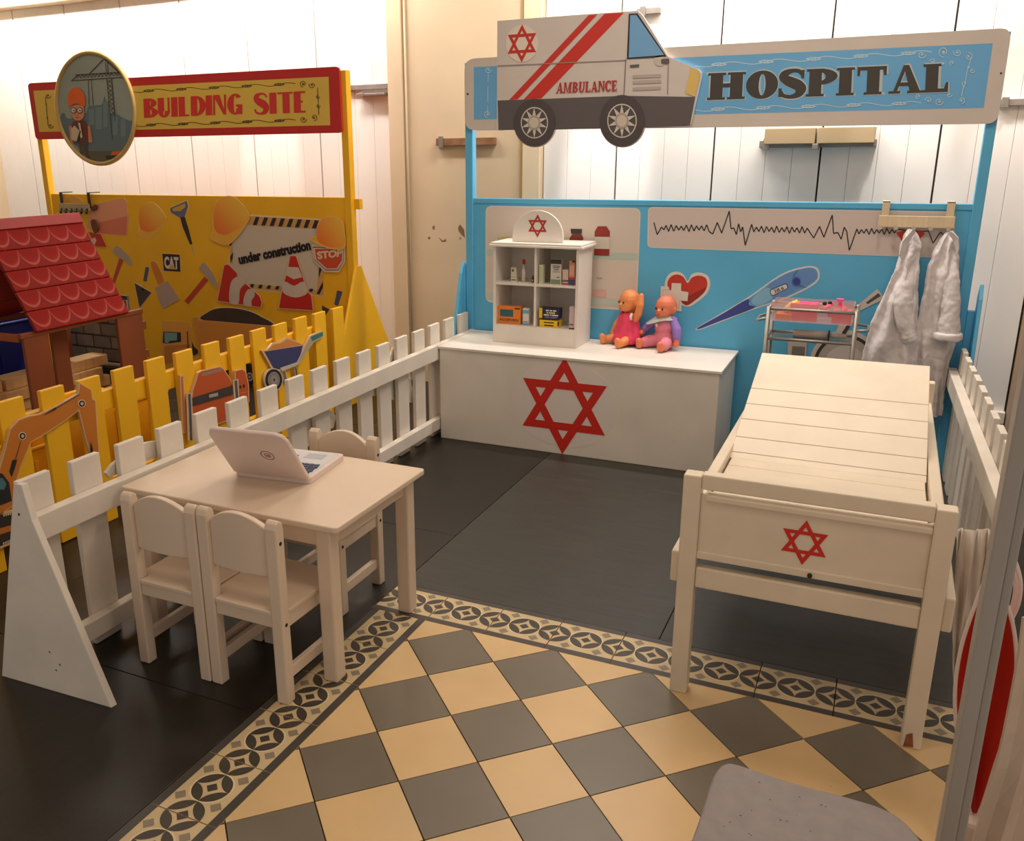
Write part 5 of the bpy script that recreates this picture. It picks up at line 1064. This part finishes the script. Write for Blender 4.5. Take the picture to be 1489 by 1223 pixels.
under(ph, bx('gable_panel', deepred, None, HXB+.03, HX-.03, 1.30, 1.315, .66, .70, .002)); under(ph, MB().prism([(HXB+.03, 1.30, .67), (HX-.03, 1.30, .67), (-2.655, 1.30, 1.12)], (0, .012, 0)).build('gable_panel', deepred, None, .002))
under(ph, bx('side_panel', brown, None, HX-.16, HX-.14, 1.0, 1.09, 0, .63, .003)); under(ph, bx('base_board', brown, None, HX-.02, HX, .735, 1.46, .08, .20, .003))
for k in range(3): under(ph, bx('notch', brown, None, HX-.016, HX-.002, 1.455, 1.478, .56-.15*k, .60-.15*k, .002))
# printed brick screen inside the house
bsn = thing('brick_screen', 'grey painted brick screen standing behind the play house', 'screen', (-2.76, 1.50, 0))
SX_, SW_, SY_ = -3.01, .47, 1.50
under(bsn, bx('board', mat('mortar_dark', (92, 84, 68), .8), None, SX_, SX_+SW_, SY_, SY_+.015, .10, .72, .002)); under(bsn, bx('ledge', white_wood, None, SX_, SX_+SW_, SY_-.03, SY_, .335, .348, .002)); under(bsn, bx('dark_base', mat('olive_dark', (66, 60, 46), .7), None, SX_-.02, SX_+SW_+.10, SY_-.05, SY_-.002, 0, .333, .003))
gb = [mat('grey_brick_%d' % k, c, .8, var=.12, scale=20) for k, c in enumerate(((150, 138, 118), (138, 126, 108), (158, 146, 126)))]
for r in range(5):
    for c in range(6):
        x = SX_+.004+c*.128-(.064 if r % 2 else 0); xa, xb2 = max(x, SX_), min(x+.118, SX_+SW_)
        if xb2-xa < .02: continue
        under(bsn, bx('brick', gb[(r*3+c*2) % 3], None, xa, xb2, SY_-.007, SY_+.001, .358+r*.070, .358+r*.070+.060, .002))
# pale wooden building blocks
pine = mat('pale_pine', (206, 160, 104), .6, var=.1, scale=5, stretch=(1, 8, 1))
n_ = 0
for r in range(4):
    for c in range(3):
        y = .55+c*.32+(.06 if r % 2 else 0); x = -2.66-.02*(r % 2)
        t = tag(MB().box(-.055, .055, -.15, .15, 0, .055).build('timber_block', pine, None, .004), 'pale pine block in the %s layer, %s' % (('bottom', 'second', 'third', 'top')[r], ('end by the blue tub', 'middle of the stack', 'end by the brick screen')[c]), 'block', 'pine blocks under the play house'); t.location = (x, y, .20+.056*r)
bn = thing('block_bench', 'low dark bench carrying the pine blocks', 'bench', (-2.66, .9, 0)); under(bn, bx('bench_top', brown, None, -2.75, -2.565, .36, 1.445, .175, .199, .003))
for y in (.40, 1.30): under(bn, bx('bench_leg', brown, None, -2.74, -2.58, y, y+.04, 0, .175, .003))
for y in (1.40,): 
    t = tag(MB().box(-.05, .05, -.042, .042, 0, .05).build('timber_block', pine, None, .004), 'short pine block on the end of the stack', 'block', 'pine blocks under the play house'); t.location = (-2.60, y, .20)
# blue tub and yellow plastic crates
blue_pl = mat('royal_blue_plastic', (24, 44, 140), .4); yel_pl = mat('yellow_plastic', (250, 186, 34), .35)
def crate(nm, label, loc, sx, sy, sz, mt, rz=0., th=.008, ribs=True):
    t = thing(nm, label, 'crate', loc, rz); mb = MB()
    mb.box(-sx, sx, -sy, sy, 0, th)
    for s in (-1, 1):
        mb.box(s*sx-(th if s > 0 else 0), s*sx+(0 if s > 0 else th), -sy, sy, th, sz); mb.box(-sx+th, sx-th, s*sy-(th if s > 0 else 0), s*sy+(0 if s > 0 else th), th, sz)
    mb.build('tub', mt, t, .006)
    rim = MB(); rim.tube([(sx, -sy, sz), (sx, sy, sz), (-sx, sy, sz), (-sx, -sy, sz)], .009, 0, 8, closed=True); rim.build('rim', mt, t)
    if ribs:
        for k in range(3): MB().box(sx, sx+.006, -sy*.6+k*sy*.6-.008, -sy*.6+k*sy*.6+.008, .01, sz*.85).build('rib', mt, t, .002)
    return t
crate('plastic_tub', 'big royal blue plastic tub behind the play house posts', (-3.22, 1.06, 0), .22, .30, .605, blue_pl)
crate('plastic_crate', 'yellow plastic crate just behind excavator arm', (-1.99, .36, 0), .11, .10, .33, yel_pl)
crate('plastic_crate', 'tall yellow plastic crate between excavator arm and mixer', (-2.02, .70, 0), .10, .11, .43, yel_pl)
crate('plastic_crate', 'low yellow plastic crate below brown house panel', (-2.06, 1.0, 0), .10, .12, .36, yel_pl)
crate('plastic_crate', 'small yellow plastic crate at tracks of excavator', (-2.0, .08, 0), .11, .12, .24, yel_pl)
# ================================================================== FOREGROUND AT THE RIGHT
gt = thing('grey_table', 'grey plastic seat top with rounded corner close to camera', 'stool', (1.03, -.82, 0)); greyp = mat('speckled_grey_plastic', (138, 130, 130), .55, var=.08, scale=40, bump=.1)
zt_ = .45
outl = [tuple(atz(px, py, zt_)) for px, py in sm([(1002, 1230), (1020, 1180), (1036, 1130), (1052, 1110), (1078, 1112), (1150, 1136), (1240, 1160), (1292, 1178), (1325, 1203), (1352, 1240)], 4, False)]+[(1.20, -1.00, zt_), (1.14, -1.06, zt_), (.95, -1.06, zt_), (.87, -1.00, zt_)]
under(gt, MB().prism(outl, (0, 0, -.022)).build('seat_top', greyp, None, .006, 3))
for x, y in ((.93, -.72), (1.11, -.72), (.94, -.98), (1.11, -.98)): under(gt, MB().tube([(x, y, zt_-.022), (x+(x-1.02)*.25, y+(y+.85)*.2, 0)], [.018, .014], 0, 12).build('leg', greyp, None))
random.seed(3)
for k in range(16): px, py = random.uniform(1050, 1230), random.uniform(1135, 1215); q = atz(px, py, zt_+.0004); r = random.uniform(.0008, .0022); under(gt, MB().face([(q[0]+r*math.cos(a), q[1]+r*.8*math.sin(a), q[2]) for a in (0, 1, 2, 3, 4, 5)]).build('scuff', flat((70, 62, 60)), None))
# grey door post
gp = thing('grey_post', 'tall dull grey metal post standing in front of picket fence', 'post', (1.34, -.10, 0)); gm = mat('dull_grey_metal', (158, 152, 145), .5, metal=0., var=.06, scale=6, stretch=(1, 1, .1))
py_ = -.50; c0 = aty(1402, 1025, py_); c1_ = aty(1447, 1000, py_)
under(gp, bx('post_face', gm, None, c0[0], c0[0]+(c1_[0]-c0[0])*.60, py_, py_+.05, 0, 2.3, .003)); under(gp, bx('post_flange', gm, None, c0[0]+(c1_[0]-c0[0])*.60, c1_[0], py_+.010, py_+.06, 0, 2.3, .003)); under(gp, bx('foot_plate', gm, None, c0[0]-.01, c1_[0]+.02, py_-.02, py_+.09, 0, .006, .002))
gp.location = (c0[0], py_, 0); bpy.context.view_layer.update()
for ch in gp.children: ch.matrix_parent_inverse = gp.matrix_world.inverted()
# red oval plastic shell with a white rim, behind the post
ry_ = -.26
oval = sm([(1436, 842), (1418, 880), (1398, 940), (1389, 1000), (1391, 1060), (1402, 1130), (1412, 1185), (1424, 1182), (1448, 1110), (1470, 1040), (1478, 975), (1474, 915), (1458, 865)], 5)
rs = thing('red_shell', 'red oval plastic shell with white piped rim behind grey post', 'toy', tuple(np.append(aty(1412, 1185, ry_)[:2], 0.)))
OV = [Vector(aty(p[0], p[1], ry_)) for p in oval]; cen = sum(OV, Vector())/len(OV); mb = MB(); rings = []
for s, d in ((1., 0), (.8, .03), (.5, .052), (.2, .06), (.02, .061)): rings.append([cen+(p-cen)*s+Vector((0, d, 0)) for p in OV])
N = len(OV); mb.add([v for r in rings for v in r], [(i*N+k, i*N+(k+1) % N, (i+1)*N+(k+1) % N, (i+1)*N+k) for i in range(4) for k in range(N)], 0, True); under(rs, mb.build('shell', mat('red_plastic', (196, 52, 33), .4), None))
under(rs, MB().tube(OV, .0035, 0, 8, closed=True).build('rim', lapw, None))
lowz = min(p.z for p in OV); lowp = min(OV, key=lambda p: p.z)
under(rs, bx('foot', lapw, None, lowp.x-.05, lowp.x+.05, ry_-.03, ry_+.07, 0, lowz+.01, .01))
ar = thing('white_tube_hoop', 'white bent tube hoops above the red shell', 'toy', tuple(aty(1476, 905, ry_+.1)))
for d in (0, 5): 
    under(ar, MB().tube([tuple(aty(x, y, ry_+.1)) for x, y in sm([(1462+d, 905), (1474+d, 880), (1478+d, 850), (1472+d, 822), (1462+d, 800)], 4, False)], .005, 0, 8).build('hoop', lapw, None))
hq = aty(1464, 905, ry_+.1); under(ar, bx('stand', lapw, None, hq[0]-.012, hq[0]+.012, ry_+.095, ry_+.12, 0, hq[2]+.01, .004)); ar.location.z = 0; bpy.context.view_layer.update()
for ch in ar.children: ch.matrix_parent_inverse = ar.matrix_world.inverted()
# pleated paper sack at the right edge
sk = thing('paper_sack', 'creased beige paper sack beside red shell at frame edge', 'sack', (1.42, -.45, 0)); kraft = mat('pale_sack_paper', (206, 186, 168), .7, var=.06, scale=12, bump=.3, bscale=30)
sy_ = -.42; Lx = [aty(x, y, sy_) for x, y in ((1420, 1205), (1446, 1120), (1462, 1050), (1480, 960), (1489, 900))]
pts = sorted([(p[0], p[2]) for p in Lx], key=lambda q: q[1]); x0 = pts[0][0]; mb = MB(); A_, B_ = [], []
rows_ = []
for zz in [k*.07 for k in range(11)]:
    xl = np.interp(zz, [q[1] for q in pts], [q[0] for q in pts]); rows_.append([(xl+j*.018, sy_+.012*(j % 2)+.01*math.sin(zz*9+j), zz) for j in range(16)])
mb.add([v for r in rows_ for v in r], [(i*16+j, i*16+j+1, (i+1)*16+j+1, (i+1)*16+j) for i in range(10) for j in range(15)], 0, False); o_ = mb.build('pleated_front', kraft, None); so = o_.modifiers.new('solid', 'SOLIDIFY'); so.thickness = .004; under(sk, o_)
# crumpled white sheet hanging at the near end of the right fence
hs_ = thing('plastic_sheet', 'crumpled pale plastic sheet hanging between bed and grey post', 'sheet', tuple(aty(1410, 880, .36))); shm = mat('pale_plastic_film', (206, 194, 182), .3, var=.05, scale=9)
rows_ = []
for k, (y, xl, xr) in enumerate(((770, 1392, 1442), (810, 1388, 1440), (850, 1386, 1432), (890, 1385, 1424), (930, 1386, 1412), (970, 1387, 1404), (1005, 1388, 1398))):
    rows_.append([tuple(np.array(aty(xl+(xr-xl)*j/13, y, .36))+np.array([.004*math.sin(j*1.3+k), .010*math.sin(j*1.7+k*.9+math.sin(j*3.))+.006*math.sin(j*.8), 0])) for j in range(14)])
mb = MB(); mb.add([v for r in rows_ for v in r], [(i*14+j, i*14+j+1, (i+1)*14+j+1, (i+1)*14+j) for i in range(6) for j in range(13)], 0, True); o_ = mb.build('film', shm, None); so = o_.modifiers.new('solid', 'SOLIDIFY'); so.thickness = .002; under(hs_, o_)
